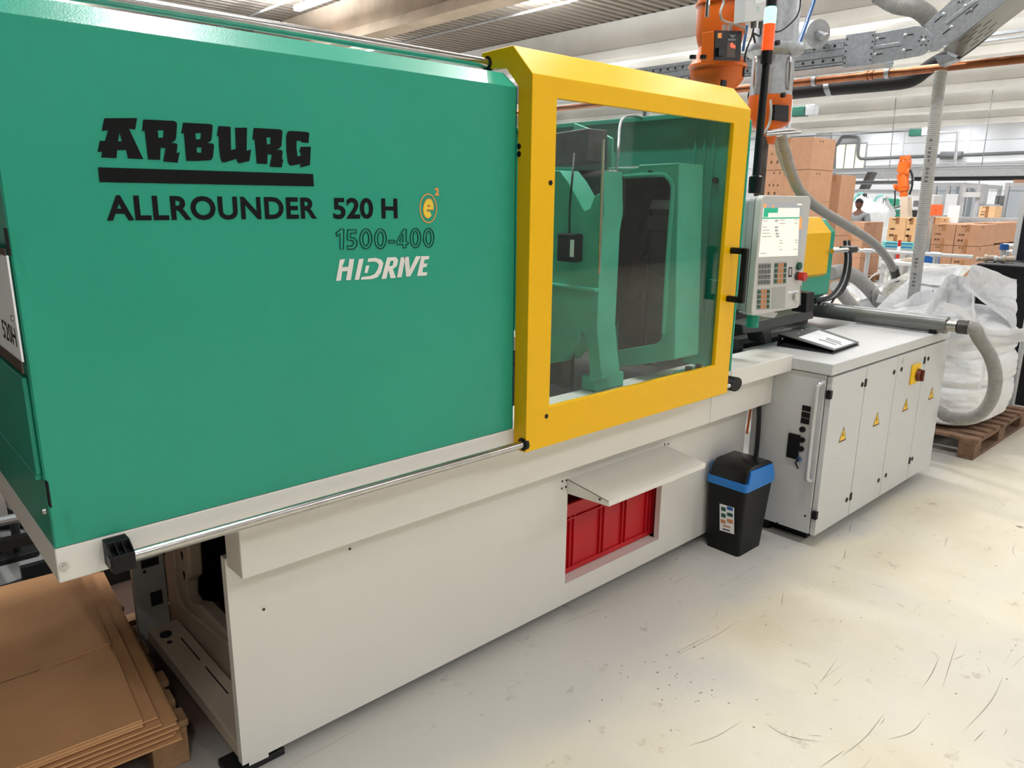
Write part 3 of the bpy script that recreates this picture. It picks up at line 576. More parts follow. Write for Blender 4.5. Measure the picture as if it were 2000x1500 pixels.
for px, py, wd, hg in ((1290, 435, .12, .05), (1230, 470, .09, .05), (1300, 555, .1, .035), (1225, 575, .1, .035)):
    a = AX(px, py, XA+.06); obj('mould_plate', MB().boxc((XA+.075, a.y, a.z), (.03, wd, hg)), 'mould', ml, .003)
obj('mould_gap', MB().boxc((XA+.088, AX(1264, 500, XA+.08).y, 1.4), (.008, .012, .7)), 'void', ml)
a = AX(1262, 490, XA+.05); obj('hose_clip', MB().tube([a+Vector((0, 0, .06)), a, a+Vector((0, .02, -.03)), a+Vector((0, -.02, -.05))], .007, 6), 'black', ml)
obj('wiring', MB().tube(smooth([AX(1203, 332, 2.3), AX(1208, 290, 2.3), AX(1211, 245, 2.4), AX(1222, 228, 2.5), AX(1245, 227, 2.7), AX(1258, 233, 2.8)], 6), .006, 6), 'zinc', mc)
bl = MB(); n = 9; zig = []
for k in range(n+1):
    y = 1.90+k*.035; zig.append((XM+.03+(.018 if k % 2 else 0), y))
for (xa, ya_), (xb_, yb_) in zip(zig, zig[1:]): bl.poly([(xa, ya_, .93), (xb_, yb_, .93), (xb_, yb_, 1.2), (xa, ya_, 1.2)])
obj('bellows', bl, 'darksteel', mc, ang=10)
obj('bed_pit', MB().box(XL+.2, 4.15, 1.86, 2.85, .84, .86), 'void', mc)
obj('drip_chute', MB().hull8([AZ(1209, 690, 1.0), AZ(1255, 701, 1.0), AZ(1284, 716, .965), AZ(1215, 705, .965)], [AZ(1209, 689, 1.003), AZ(1255, 700, 1.003), AZ(1284, 715, .968), AZ(1215, 704, .968)]), 'alu', mc)
obj('mirror_bracket', MB().boxc(AY(1432, 249, YD+.03), (.015, .01, .04)), 'orange', mc)
# ------------------------------------------------------------------ control cabinet
CX0, CX1 = 3.36, 4.912
cb = thing('control_cabinet', 'grey-white electrical cabinet with four doors and yellow warning triangles', 'cabinet', (4.13, 1.65, 0))
obj('cabinet_body', MB().box(CX0+.01, CX1-.006, YC+.03, 1.852, .068, .868), 'cab', cb, .004)
obj('cabinet_top', MB().box(CX0, CX1, YC, 1.934, .871, .927), 'cab', cb, .006)
obj('plinth', MB().box(CX0+.10, CX1-.1, YC+.08, 1.8, 0, .07), 'void', cb)
for x in (3.44, 4.82): obj('cabinet_foot', MB().cyl((x, 1.75, 0), (x, 1.75, .07), .025, 12), 'black', cb)
sx = [CX0+.012] + [(AY(a[0], a[1], YC).x+AY(b[0], b[1], YC).x)/2 for a, b in (((1694, 710), (1661, 983)), ((1757, 690), (1718, 963)), ((1810, 672), (1772, 930)))] + [CX1-.008]
def zz(px, py): return AY(1450+px/3.26, 600+py/3.26, YC)
locks = [((762, 492), (663, 1226)), ((965, 413), (866, 1102)), ((1012, 395), (912, 1070)), ((1183, 328), (1080, 965))]
tris = [(640, 810), (855, 712), (1040, 620), (1203, 548)]
hng = [((547, 565), (450, 1340)), ((792, 478), (692, 1203)), None, ((1155, 340), (1057, 980))]
for k in range(4):
    dr = obj('cabinet_door', MB().box(sx[k]+.003, sx[k+1]-.003, YC, YC+.026, .066, .862), 'cab', cb, .003)
    for p in locks[k]: c = zz(*p); obj('door_lock', MB().cyl((c.x, YC, c.z), (c.x, YC-.003, c.z), .0125, 18), 'black', dr)
    if hng[k]:
        for p in hng[k]: c = zz(*p); obj('hinge', MB().box(sx[k]-.012, sx[k]+.010, YC-.004, YC+.02, c.z-.02, c.z+.02), 'black', dr, .002)
    c = zz(*tris[k]); s = .042
    T = lambda q, y, cc=c: [Vector((cc.x+a*q, y, cc.z+b*q)) for a, b in ((-1, -.85), (1, -.85), (0, .95))]
    tr = obj('warning_sticker', MB().poly(T(s, YC-.0008)), 'bright', dr)
    bd = flat([[(p.x, p.z) for p in T(s, 0)], [(p.x, p.z) for p in T(s*.80, 0)]], facing_y(YC-.0011)); obj('sticker_border', bd, 'brown', dr)
    obj('lightning_mark', MB().poly([Vector((c.x+a*s, YC-.0012, c.z+b*s)) for a, b in ((.1, .45), (-.18, -.1), (0, -.1), (-.08, -.55), (.2, .02), (.02, .02))]), 'logoblack', dr)
    for dz in (.10, .135): obj('embossed_rib', MB().box(c.x-.09, c.x+.09, YC-.0015, YC+.002, c.z-dz-.004, c.z-dz+.004), 'cab', dr, .0014)
c = zz(1094, 422); ms = obj('main_switch', MB().box(c.x-.058, c.x+.058, YC-.012, YC, c.z-.055, c.z+.055), 'bright', cb, .004)
obj('switch_knob', MB().cyl((c.x+.018, YC-.012, c.z-.008), (c.x+.018, YC-.034, c.z-.008), .036, 20, .033).box(c.x+.008, c.x+.028, YC-.046, YC-.034, c.z-.04, c.z+.024), 'knobbrown', ms, .003)
c = zz(1020, 342); obj('oval_sticker', flat([circ((c.x, c.z), .013, 20, ry=.018)], facing_y(YC-.0008)), 'scr_text', cb)
# service side of the cabinet
XC = CX0+.01
def zs6(x, y, e=0.0): return AX(1500+x/4.683, 740+y/4.683, XC-e)
def sbox(p0, p1, th, m, nm, par):
    a, c = zs6(*p0), zs6(*p1); return obj(nm, MB().box(XC-th, XC+.001, min(a.y, c.y), max(a.y, c.y), min(a.z, c.z), max(a.z, c.z)), m, par, .001)
for x, y in ((353, 271), (346, 330), (340, 386)): c = zs6(x, y); obj('interface_port', MB().box(XC-.004, XC+.001, c.y-.021, c.y+.021, c.z-.0135, c.z+.0135), 'black', cb, .001)
sbox((198, 490), (276, 735), .012, 'black', 'socket_cover', cb)
for p, r in (((320, 460), .014), ((318, 557), .013), ((308, 638), .013)): c = zs6(*p); obj('round_socket', MB().cyl(c, c+Vector((-.012, 0, 0)), r, 18), 'black', cb)
c = zs6(293, 730); ky = obj('key_switch', MB().cyl(c, c+Vector((-.012, 0, 0)), .013, 18), 'steel', cb); obj('key', MB().tube([c+Vector((-.014, 0, 0)), c+Vector((-.02, .012, -.02)), c+Vector((-.02, -.006, -.045))], .004, 6), 'black', ky)
h0, h1 = zs6(470, 45), zs6(378, 905); hp = [Vector((XC, h0.y-.02, h0.z+.012)), Vector((XC-.03, h0.y-.012, h0.z)), Vector((XC-.035, h0.y-.008, h0.z-.05)), Vector((XC-.035, h0.y-.008, h1.z+.05)), Vector((XC-.03, h0.y-.012, h1.z)), Vector((XC, h0.y-.02, h1.z-.01))]
obj('side_handle', MB().tube(smooth(hp, 6), .011, 12), 'alu', cb)
for p in ((340, 1252), (85, 1318)): c = zs6(*p); obj('screw', MB().cyl(c, c+Vector((-.002, 0, 0)), .005, 10), 'black', cb)
# lid area behind: rear deck of the machine bed
rd = obj('rear_deck', MB().box(4.20, 4.90, 1.934, 2.85, .84, .90).box(3.6, 4.2, 2.10, 2.16, .86, .925).box(3.45, 4.3, 2.30, 2.85, .86, .90), 'pipegrey', mc, .004)
obj('deck_edge', MB().box(3.55, 4.22, 2.02, 2.035, .86, .915), 'black', mc)
obj('black_cable', MB().tube(smooth([(3.352, 1.84, .86), (3.35, 1.80, .6), (3.347, 1.80, .3), (3.35, 1.85, .06)], 6), .012, 8), 'rubber', mc)
obj('orange_cable', MB().tube(smooth([(3.37, 1.858, .72), (3.362, 1.858, .6), (3.35, 1.858, .5)], 6), .006, 8), 'orange', mc)
# ------------------------------------------------------------------ operator terminal
YT = 1.66; TX0, TX1, TZ0, TZ1 = 2.939, 3.374, 1.167, 1.675
tm = thing('operator_terminal', 'grey operator terminal with lit screen, keypads and red stop button', 'control panel', (3.16, 1.72, 1.1))
def rbox(x0, x1, z0, z1, y0, y1, r):
    p = []
    for cx_, cz_, a0 in ((x1-r, z1-r, 0), (x0+r, z1-r, 90), (x0+r, z0+r, 180), (x1-r, z0+r, 270)):
        for k in range(5): a = math.radians(a0+k*22.5); p.append((cx_+r*math.cos(a), cz_+r*math.sin(a)))
    return MB().prism([(x, y0, z) for x, z in p], (0, y1-y0, 0))
obj('bezel', rbox(TX0, TX1, TZ0, TZ1, YT, YT+.03, .025), 'ledgrey', tm, .004)
obj('housing', rbox(TX0+.004, TX1-.004, TZ0+.004, TZ1-.004, YT+.034, YT+.062, .024), 'ledgrey2', tm, .004)
obj('rear_housing', rbox(TX0+.015, TX1-.015, TZ0+.015, TZ1-.012, YT+.06, YT+.12, .02), 'graphite' if False else 'ledgrey2', tm, .004)
def tq(pts, e): return [AY(1440+x/5.77, 370+y/5.77, YT-e) for x, y in pts]
def tpl(nm, pts, m, e, par): return obj(nm, MB().poly(tq(pts, e)), m, par)
scr = tpl('screen', [(300, 148), (738, 148), (714, 745), (240, 762)], 'screen', .0006, tm)
def lerp2(u, v_):
    a, b_, c, d_ = Vector((300, 148)), Vector((738, 148)), Vector((714, 745)), Vector((240, 762)); p = a.lerp(b_, u).lerp(d_.lerp(c, u), v_); return (p.x, p.y)
def ui(u0, u1, v0, v1, m, e=.0009): return tpl('screen_field', [lerp2(u0, v0), lerp2(u1, v0), lerp2(u1, v1), lerp2(u0, v1)], m, e, scr)
ui(0, .94, 0, .10, 'scr_grey'); ui(.02, .38, .10, .19, 'scr_green', .0011); ui(.02, .14, .19, .265, 'scr_green', .0011); ui(0, .95, .275, .30, 'scr_green', .0011); ui(0, .07, .02, .09, 'scr_orange', .0011); ui(.22, .27, .05, .09, 'scr_orange', .0012); ui(.93, 1, .0, 1, 'scr_grey'); ui(.935, .995, .27, .50, 'scr_orange', .0012)
ui(.86, .98, .02, .05, 'screen', .0012)
for u, v_, w_ in ((.02, .33, .12), (.44, .32, .13), (.44, .38, .15), (.03, .45, .11), (.03, .50, .17), (.03, .56, .2), (.03, .62, .24), (.47, .70, .07), (.47, .75, .09), (.47, .81, .04), (.47, .87, .1), (.82, .32, .06), (.80, .38, .09), (.84, .70, .08), (.86, .75, .06), (.82, .87, .09), (.03, .93, .15)): ui(u, u+w_, v_, v_+.012, 'scr_text', .0012)
for u, v_ in ((.32, .32), (.33, .44), (.34, .50), (.36, .56), (.38, .61)): ui(u, u+.08, v_, v_+.035, 'scr_grey', .0011)
def pad(nm, x0, y0, x1, y1, cols, rows, mats, sk):
    p = tpl(nm, [(x0+sk, y0), (x1+sk, y0-6), (x1, y1-6), (x0, y1)], 'ledgrey2', .0006, tm)
    for r in range(rows):
        for c in range(cols):
            X = lambda u, v_: (x0+(x1-x0)*u+sk*(1-v_), y0+(y1-y0)*v_-6*u)
            u0, u1, v0, v1 = (c+.16)/cols*.94+.04, (c+.90)/cols*.94+.04, (r+.14)/rows*.94+.03, (r+.88)/rows*.94+.03
            q = tq([X(u0, v0), X(u1, v0), X(u1, v1), X(u0, v1)], .0008); obj('key', MB().prism(q, (0, -.0025, 0)), mats[c], p)
pad('number_pad', 224, 830, 372, 1085, 4, 4, ['key']*4, 10)
pad('function_pad', 402, 820, 548, 1072, 4, 4, ['keygreen', 'keyorange', 'keyorange', 'keygreen'], 12)
pad('jog_pad', 212, 1120, 362, 1358, 4, 4, ['keygreen', 'keyorange', 'keyorange', 'keygreen'], 8)
tpl('blank_cover', [(388, 1105), (548, 1092), (536, 1340), (376, 1352)], 'ledgrey2', .0008, tm)
tpl('connector_slot', [(580, 878), (620, 875), (614, 985), (576, 990)], 'black', .0008, tm); tpl('connector', [(588, 893), (610, 891), (606, 965), (586, 970)], 'ledgrey', .0011, tm)
def btn(nm, x, y, r, l, m, r2=None): c = AY(1440+x/5.77, 370+y/5.77, YT); return obj(nm, MB().cyl((c.x, YT, c.z), (c.x, YT-l, c.z), r, 20, r2 or r), m, tm, .002)
btn('round_button', 682, 864, .018, .014, 'keygreen'); btn('stop_button_base', 668, 975, .02, .01, 'graphite'); btn('stop_button', 676, 977, .018, .04, 'redp', .021); btn('key_lock', 642, 1204, .018, .014, 'steel')
tpl('key_label', [(572, 1148), (692, 1134), (690, 1162), (570, 1172)], 'paper', .0009, tm)
tpl('edge_seam', [(712, 1080), (722, 1078), (716, 1308), (706, 1312)], 'key', .0008, tm)
arm = obj('terminal_arm', MB().prism([AY(*p, 1.88) for p in ((1450, 634), (1588, 604), (1589, 622), (1506, 643), (1508, 668), (1497, 671), (1490, 648), (1452, 652))], (0, .1, 0)), 'graphite', mc, .004)
obj('terminal_post', MB().prism([AY(*p, 1.80) for p in ((1576, 572), (1591, 570), (1589, 608), (1574, 611))], (0, .08, 0)), 'black', mc, .003)
c = AY(1470, 622, 1.80); obj('swivel_joint', MB().cyl((c.x, 1.8, c.z-.04), (c.x, 1.8, c.z+.03), .03, 16), 'green', mc)
obj('arm_tray', MB().prism([AY(*p, 1.74) for p in ((1478, 613), (1520, 611), (1512, 621), (1492, 619))], (0, .1, 0)), 'cab', mc)
# signal tower
tw = thing('signal_tower', 'black pole signal light with lit green lamp above an orange lamp', 'signal light', (3.12, 1.80, 1.66))
tz = lambda py: AY(1490, py, 1.8).z
obj('pole', MB().lathe((3.12, 1.8, 0), [(.028, tz(378)), (.03, tz(360)), (.03, tz(346)), (.017, tz(343)), (.017, tz(126)), (.024, tz(124)), (.026, tz(98))], 18), 'blackgloss', tw)
obj('orange_lamp', MB().lathe((3.12, 1.8, 0), [(.025, tz(97)), (.025, tz(43))], 18), 'lamporange', tw)
obj('green_lamp', MB().lathe((3.12, 1.8, 0), [(.025, tz(42.5)), (.025, tz(12)), (.02, tz(8))], 18), 'lampgreen', tw)
obj('top_cap', MB().lathe((3.12, 1.8, 0), [(.022, tz(7.5)), (.022, tz(-14))], 18), 'black', tw)
# ------------------------------------------------------------------ injection unit
iu = thing('injection_unit', 'green injection unit cover with a yellow hinged guard behind the terminal', 'injection unit', (4.1, 2.35, .9))
pr = [(2.1, 1.48), (2.17, 1.55), (2.62, 1.55), (2.62, 1.05), (2.18, 1.05), (2.1, 1.10)]
obj('unit_cover', MB().prism([(3.3, y, z) for y, z in pr], (1.33, 0, 0)), 'green', iu, .006)
yg = [(2.075, 1.475), (2.155, 1.562), (2.5, 1.562), (2.5, 1.24), (2.13, 1.19), (2.075, 1.23)]
obj('yellow_guard', MB().prism([(3.5, y, z) for y, z in yg], (1.02, 0, 0)), 'yellow', iu, .004)
obj('guide_bar', MB().cyl((4.5, 2.05, 1.365), (4.85, 2.05, 1.365), .014, 12), 'steel', iu)
obj('unit_carriage', MB().box(3.4, 4.6, 2.2, 2.6, .902, 1.06), 'darksteel', iu)
obj('bar_bracket', MB().box(4.72, 4.82, 2.03, 2.11, 1.345, 1.385), 'graphite', iu, .008)
for k, (dx, m) in enumerate(((0, 'rubber'), (.02, 'zinc'), (.05, 'rubber'), (.075, 'rubber'))):
    obj('cable_loop', MB().tube(smooth([AY(1650+dx*100, 470, 2.12+dx), AY(1652+dx*120, 510, 2.1+dx), AY(1643+dx*150, 550, 2.1+dx), AY(1622+dx*180, 578, 2.1+dx), AY(1592, 586+dx*60, 2.1+dx)], 7), .011, 8), m, iu)
obj('cable', MB().tube(smooth([AY(1636, 570, 2.15), AY(1630, 582, 2.15), AY(1621, 597, 2.15)], 5), .007, 8), 'rubber', iu)
# ------------------------------------------------------------------ material loaders
def zl_(px, py, y=2.36): return AY(px, py, y).z
l1 = thing('material_loader', 'orange hopper loader with a black control box above the yellow door', 'hopper loader', (3.61, 2.36, 1.5))
p1 = [(47, -70), (47, 4), (51, 5), (51, 9), (47, 10), (47, 62), (43, 82), (39, 92), (41, 104), (54, 126), (57, 129), (57, 134), (53, 137), (52, 156), (44, 168), (30, 180), (16, 190)]
K1 = .00262
obj('loader_body', MB().lathe((3.61, 2.36, 0), [(a*K1, zl_(1403, b_)) for a, b_ in p1]+[(.04, 1.55)], 36), 'orange', l1)
fc = [AY(*p, 2.20) for p in ((1395, 60), (1447, 61), (1444, 119), (1393, 118))]
bxl = obj('control_box', MB().prism(fc, (0, .07, 0)), 'orange', l1, .003)
obj('front_plate', MB().prism([p+Vector((0, -.002, 0)) for p in fc], (0, -.004, 0)), 'black', l1)
def fq(x0, y0, x1, y1, e=.0066): return [AY(1340+x/5.357, y/5.357, 2.20-e) for x, y in ((x0, y0), (x1, y0), (x1-4, y1), (x0-4, y1))]
obj('orange_mark', MB().poly(fq(334, 345, 376, 398)), 'logoorange', bxl); obj('ring_mark', flat([circ(((lambda p: p.x)(AY(1406, 69.5, 2.2)), AY(1406, 69.5, 2.2).z), .006, 14)], facing_y(2.1925)), 'orangep', bxl)
obj('triangle_mark', MB().poly([AY(1340+x/5.357, y/5.357, 2.193) for x, y in ((448, 362), (525, 364), (485, 402))]), 'key', bxl); obj('bar_mark', MB().poly(fq(440, 405, 524, 425)), 'key', bxl)
obj('digit_window', MB().poly(fq(430, 445, 515, 600)), 'brown', bxl)
a = AY(1340+448/5.357, 497/5.357, 2.2); c = AY(1340+502/5.357, 460/5.357, 2.2); obj('digits', text('0n', (a.x, c.x, a.z, c.z), facing_y(2.192), offset=.03), 'ledred', bxl)
obj('socket', MB().prism(fq(322, 500, 378, 590), (0, -.012, 0)), 'black', bxl, .002)
for px in (1371, 1391): c = AY(px-18, 115, 2.24); obj('clamp_knob', MB().cyl(c, c+Vector((0, 0, .016)), .016, 12), 'black', l1)
c = AY(1380, 8, 2.25); obj('latch', MB().box(c.x-.008, c.x+.008, 2.235, 2.25, c.z-.06, c.z+.02), 'steel', l1, .003)
obj('cable', MB().tube(smooth([AY(1412, -12, 2.2), AY(1413, 5, 2.2), AY(1407, 25, 2.2), AY(1412, 40, 2.2), AY(1430, 46, 2.2), AY(1452, 54, 2.2), AY(1456, 65, 2.2)], 6), .006, 8), 'hosegrey', l1)
for px in (1415, 1426): obj('cable_gland', MB().cyl(AY(px, 60, 2.22), AY(px, 48, 2.22), .012, 10), 'hosegrey', l1)
a = AY(1404, 158, 2.24); obj('sight_window', MB().boxc((a.x+.02, 2.225, a.z-.01), (.04, .01, .028)), 'black', l1)
l2 = thing('hopper_dryer', 'stainless steel cylindrical hopper with an orange base and bolted flange', 'hopper', (4.17, 2.36, 1.5))
K2 = .00285
obj('steel_hopper', MB().lathe((4.17, 2.36, 0), [(41*K2, zl_(1510, 189)), (41*K2, zl_(1510, 113)), (50*K2, zl_(1510, 109)), (56*K2, zl_(1510, 103)), (57*K2, zl_(1510, 96)), (56*K2, zl_(1510, 89)), (42*K2, zl_(1510, 88)), (42*K2, zl_(1510, -70))], 40), 'zinc', l2)
obj('hopper_throat', MB().cyl((4.14, 2.36, 1.55), (4.14, 2.36, 2.02), .03, 12), 'darksteel', l2)
ob_ = obj('hopper_base', MB().lathe((4.17, 2.36, 0), [(.045, zl_(1510, 284)), (.06, zl_(1510, 262)), (20*K2, zl_(1510, 256)), (38*K2, zl_(1510, 246)), (42.5*K2, zl_(1510, 238)), (42.5*K2, zl_(1510, 189.5))], 36), 'orange', l2)
fc2 = [AY(*p, 2.235) for p in ((1514, 204), (1541, 206), (1540, 238), (1512, 234))]; obj('control_plate', MB().prism(fc2, (0, .02, 0)), 'black', l2, .002)
for px in (1478, 1546): obj('sight_tube', MB().tube(smooth([AY(px, 114, 2.25), AY(px-2, 116, 2.235), AY(px-5, 168, 2.235), AY(px-5, 172, 2.25)], 5), .007, 8), 'steel', l2)
for px, py in ((1515, 84), (1526, 186)): c = AY(px, py, 2.24); obj('knob', MB().cyl(c, c+Vector((0, -.02, 0)), .014, 10), 'black', l2)
obj('cable', MB().tube(smooth([AY(1505, 196, 2.22), AY(1506, 215, 2.2), AY(1503, 240, 2.2), AY(1495, 256, 2.2), AY(1487, 262, 2.2)], 6), .007, 8), 'hosegrey', l2)
obj('slide_rod', MB().cyl(AY(1494, 259, 2.2), AY(1545, 253, 2.2), .012, 12).cyl(AY(1494, 263, 2.2), AY(1562, 258, 2.2), .010, 12), 'steel', l2)
obj('steel_stud', MB().tube([AY(1543, 253, 2.2), AY(1562, 255, 2.2), AY(1566, 258, 2.2)], .008, 8), 'steel', l2)
jb = thing('junction_box', 'grey cable junction box with a printed label beside the hoppers', 'junction box', (3.72, 2.15, 2.6))
fj = [AY(*p, 2.12) for p in ((1457, -8), (1499, -8), (1496, 38), (1454, 44))]; obj('box_body', MB().prism(fj, (0, .06, 0)), 'cab', jb, .003)
obj('box_label', MB().poly([AY(*p, 2.1185) for p in ((1474, -6), (1494, -7), (1495, 4), (1476, 8))]), 'paper', jb)
c = AY(1481, 17, 2.118); obj('round_mark', flat([circ((c.x, c.z), .010, 16), circ((c.x, c.z), .007, 16)], facing_y(2.1175)), 'teal', jb)
for px in (1472, 1487): obj('cable_gland', MB().cyl(AY(px, 42, 2.15), AY(px, 55, 2.15), .014, 10), 'key', jb)
obj('cable', MB().tube(smooth([AY(1472, 56, 2.22), AY(1468, 72, 2.22), AY(1456, 105, 2.22), AY(1452, 150, 2.22)], 6), .005, 6).tube(smooth([AY(1486, 52, 2.22), AY(1484, 70, 2.22), AY(1472, 66, 2.22), AY(1475, 84, 2.22)], 6), .005, 6).tube(smooth([AY(1486, 52, 2.22), AY(1520, 62, 2.2), AY(1550, 40, 2.2), AY(1561, 20, 2.2), AY(1564, -6, 2.2)], 6), .004, 6), 'rubber', jb)
tag(obj('air_line', MB().tube(smooth([AY(1594, -12, 2.5), AY(1575, 45, 2.45), AY(1560, 86, 2.4)], 6), .013, 10), 'bluetube'), 'blue air line slanting down to the steel hopper flange', 'hose')
tag(obj('air_line', MB().tube(smooth([AY(1459, 50, 2.4), AY(1454, 80, 2.4), AY(1451, 100, 2.4)], 6), .008, 8), 'bluetube'), 'short blue air line between the orange loader and the hopper', 'hose')
tag(obj('filter_drum', MB().cyl(AY(1553, 72, 2.78), AY(1598, 66, 2.55), .088, 24).cyl(AY(1566, 72, 2.70), Vector((5.52, AY(1566, 72, 2.70).y, AY(1566, 72, 2.7).z)), .02, 8).cyl(AY(1598, 66, 2.55), AY(1612, 74, 2.50), .028, 10), 'zinc'), 'grey round filter drum behind the steel hopper', 'filter')
# ------------------------------------------------------------------ horizontal suction pipe and hoses
pz = .98; pp = obj('suction_pipe', MB().cyl((4.70, 2.62, pz), (4.67, 1.415, pz), .05, 24), 'pipegrey'); tag(pp, 'straight grey pipe lying across the cabinet top', 'pipe')
obj('pipe_saddle', MB().box(4.63, 4.71, 1.455, 1.495, .927, .95), 'black', pp)
hs = thing('suction_hose', 'ribbed grey hose looping from the grey pipe in front of the white bag', 'hose', (5.0, 1.4, .9))
obj('hose_coupling', MB().cyl((4.67, 1.415, pz), (4.672, 1.365, pz), .034, 18), 'steel', hs); obj('hose_clamp', MB().cyl((4.672, 1.362, pz), (4.68, 1.31, pz), .040, 18), 'darksteel', hs)
hp = [Vector((4.679, 1.318, pz)), Vector((4.695, 1.285, pz-.003)), AX(1912, 660, 4.80), AX(1934, 695, 4.90), AX(1944, 735, 4.97), AX(1938, 775, 5.02), AX(1918, 805, 5.05), AX(1885, 818, 5.07), AX(1850, 814, 5.10), AX(1832, 802, 5.12), Vector((5.14, 1.62, .33)), Vector((5.15, 1.75, .36))]
obj('hose_body', MB().tube(resample(smooth(hp, 14), .007), .0345, 14, rib=.10), 'hose', hs)
def hose(nm, pts, r, label, m='hosegrey', step=.009, rib=.10):
    return tag(obj(nm, MB().tube(resample(smooth(pts, 12), step), r, 12, rib=rib), m), label, 'hose')
h1_ = hose('suction_hose', [AY(1524, 262, 2.36), AY(1534, 300, 2.36), AY(1548, 345, 2.38), AY(1566, 378, 2.42), AY(1600, 408, 2.48), AY(1650, 438, 2.55), AY(1700, 470, 2.6), AY(1728, 498, 2.62), AY(1748, 530, 2.64)], .031, 'long ribbed hose from under the orange hopper base down into the rear bag', 'hose')
obj('hose_end', MB().cyl(AY(1745, 524, 2.64), AY(1751, 545, 2.64), .04, 14), 'graphite', h1_)
hose('suction_hose', [AY(1514, 268, 2.45), AY(1524, 310, 2.46), AY(1545, 352, 2.5), AY(1575, 392, 2.6), AY(1600, 412, 2.7)], .014, 'thin grey hose running beside the long ribbed hose', 'hosegrey')
hose('suction_hose', [AY(1622, 534, 2.5), AY(1645, 530, 2.5), AY(1670, 540, 2.5), AY(1695, 562, 2.5), AY(1718, 590, 2.5)], .05, 'thick grey hose arching down behind the green unit into the bag', 'hosegrey')
hose('suction_hose', [AY(1632, 558, 2.42), AY(1648, 578, 2.42), AY(1670, 602, 2.42), AY(1690, 626, 2.42), AY(1700, 645, 2.42)], .042, 'ribbed pale hose dropping behind the grey pipe', 'hosegrey')
vp0, vp1 = AY(1779, 622, 2.05), AY(1838, 138, 2.05); n = 260; dv = vp1-vp0
vp = obj('clear_suction_tube', MB().tube([vp0+dv*(k/n) for k in range(n+1)], .039, 16, rib=.05), 'hosegrey'); tag(vp, 'upright ribbed clear hose standing in the front white bag', 'hose')
up_v = Vector((0, 0, 1))
b = MB()
for t0, n_ in ((.13, 9), (.56, 12)):
    for k in range(n_):
        if (k*7) % 5 == 0: continue
        p = vp0+dv*(t0+k*.016); q = Vector((-p.x, -p.y, 0)).normalized(); s_ = Vector((-q.y, q.x, 0)); p = p+q*.0405-s_*.010; hw = .010 if k % 3 else .006; b.poly([p-s_*hw-up_v*.007, p+s_*hw-up_v*.007, p+s_*hw+up_v*.007, p-s_*hw+up_v*.007])
obj('printed_marks', b, 'key', vp, kind='stuff')
# ------------------------------------------------------------------ ring binder on the cabinet
rb = thing('ring_binder', 'black ring binder with a white title sheet lying on the cabinet top', 'binder', (3.75, 1.68, .927))
Zb = .928; A_, B_, C_, D_ = AZ(1517, 676, Zb), AZ(1627, 692, Zb), AZ(1678, 674, Zb), AZ(1572, 655, Zb); up3 = Vector((0, 0, 1))
obj('bottom_cover', MB().prism([A_, B_, C_, D_], up3*.004), 'graphite', rb)
obj('spine', MB().hull8([A_+up3*.003, A_.lerp(B_, .03)+up3*.003, D_.lerp(C_, .03)+up3*.003, D_+up3*.003], [A_+up3*.062, A_.lerp(B_, .03)+up3*.062, D_.lerp(C_, .03)+up3*.062, D_+up3*.062]), 'black', rb, .002)
tA, tD, tB, tC = A_.lerp(B_, .02)+up3*.062, D_.lerp(C_, .02)+up3*.062, B_+up3*.016, C_+up3*.012
top = obj('top_cover', MB().prism([tA, tB, tC, tD], up3*.004), 'graphite', rb, .001)
obj('paper_stack', MB().hull8([A_.lerp(B_, .10)+up3*.005, B_.lerp(A_, .02)+up3*.005, C_.lerp(D_, .02)+up3*.005, D_.lerp(C_, .10)+up3*.005], [A_.lerp(B_, .10)+up3*.02, B_.lerp(A_, .02)+up3*.01, C_.lerp(D_, .02)+up3*.01, D_.lerp(C_, .1)+up3*.02]), 'black', rb)
bl2 = lambda u, v_, e=.0046: tA.lerp(tB, u).lerp(tD.lerp(tC, u), v_)+up3*e
obj('title_sheet', MB().poly([bl2(.30, .12), bl2(.97, .12), bl2(.97, .86), bl2(.30, .86)]), 'paper', rb)
for k, (u0, u1, v_) in enumerate(((.60, .86, .55), (.62, .92, .45), (.56, .88, .33))): obj('title_line', MB().poly([bl2(u0, v_, .005), bl2(u1, v_, .005), bl2(u1, v_+.05, .005), bl2(u0, v_+.05, .005)]), 'key', rb)
for u, v_ in ((.12, .55), (.14, .7), (.2, .3), (.97, .03)): c = bl2(u, v_); obj('rivet', MB().ball(c, .006, (1, 1, .5), 8, 6), 'steel', rb)
c = A_.lerp(B_, .09)+Vector((0, -.002, .042)); obj('ring_hole', MB().ball(c, .007, (1, .4, 1), 8, 6), 'steel', rb)
# ------------------------------------------------------------------ bin and crate
bn = thing('waste_bin', 'black plastic waste bin with a blue-rimmed swing lid by the cabinet', 'bin', (3.14, 1.74, 0))
A = AZ(1441, 1089, 0); bx, by, wx, wy = A.x, A.y, AZ(1491, 1066, 0).x-A.x, .178; e = .022; zt_ = .352
def rr4(x0, x1, y0, y1, z, r=.018, n=4):
    p = []
    for cx_, cy_, a0 in ((x1-r, y1-r, 0), (x0+r, y1-r, 90), (x0+r, y0+r, 180), (x1-r, y0+r, 270)):
        for k in range(n+1): a = math.radians(a0+k*90/n); p.append((cx_+r*math.cos(a), cy_+r*math.sin(a), z))
    return p
obj('bin_body', MB().hull8(rr4(bx, bx+wx, by, by+wy, 0), rr4(bx-e, bx+wx+e, by-e, by+wy+e*.3, zt_)), 'binblack', bn)
L_, R_, F_, K_ = bx-e-.008, bx+wx+e+.008, by-e-.008, by+wy+e*.3+.004
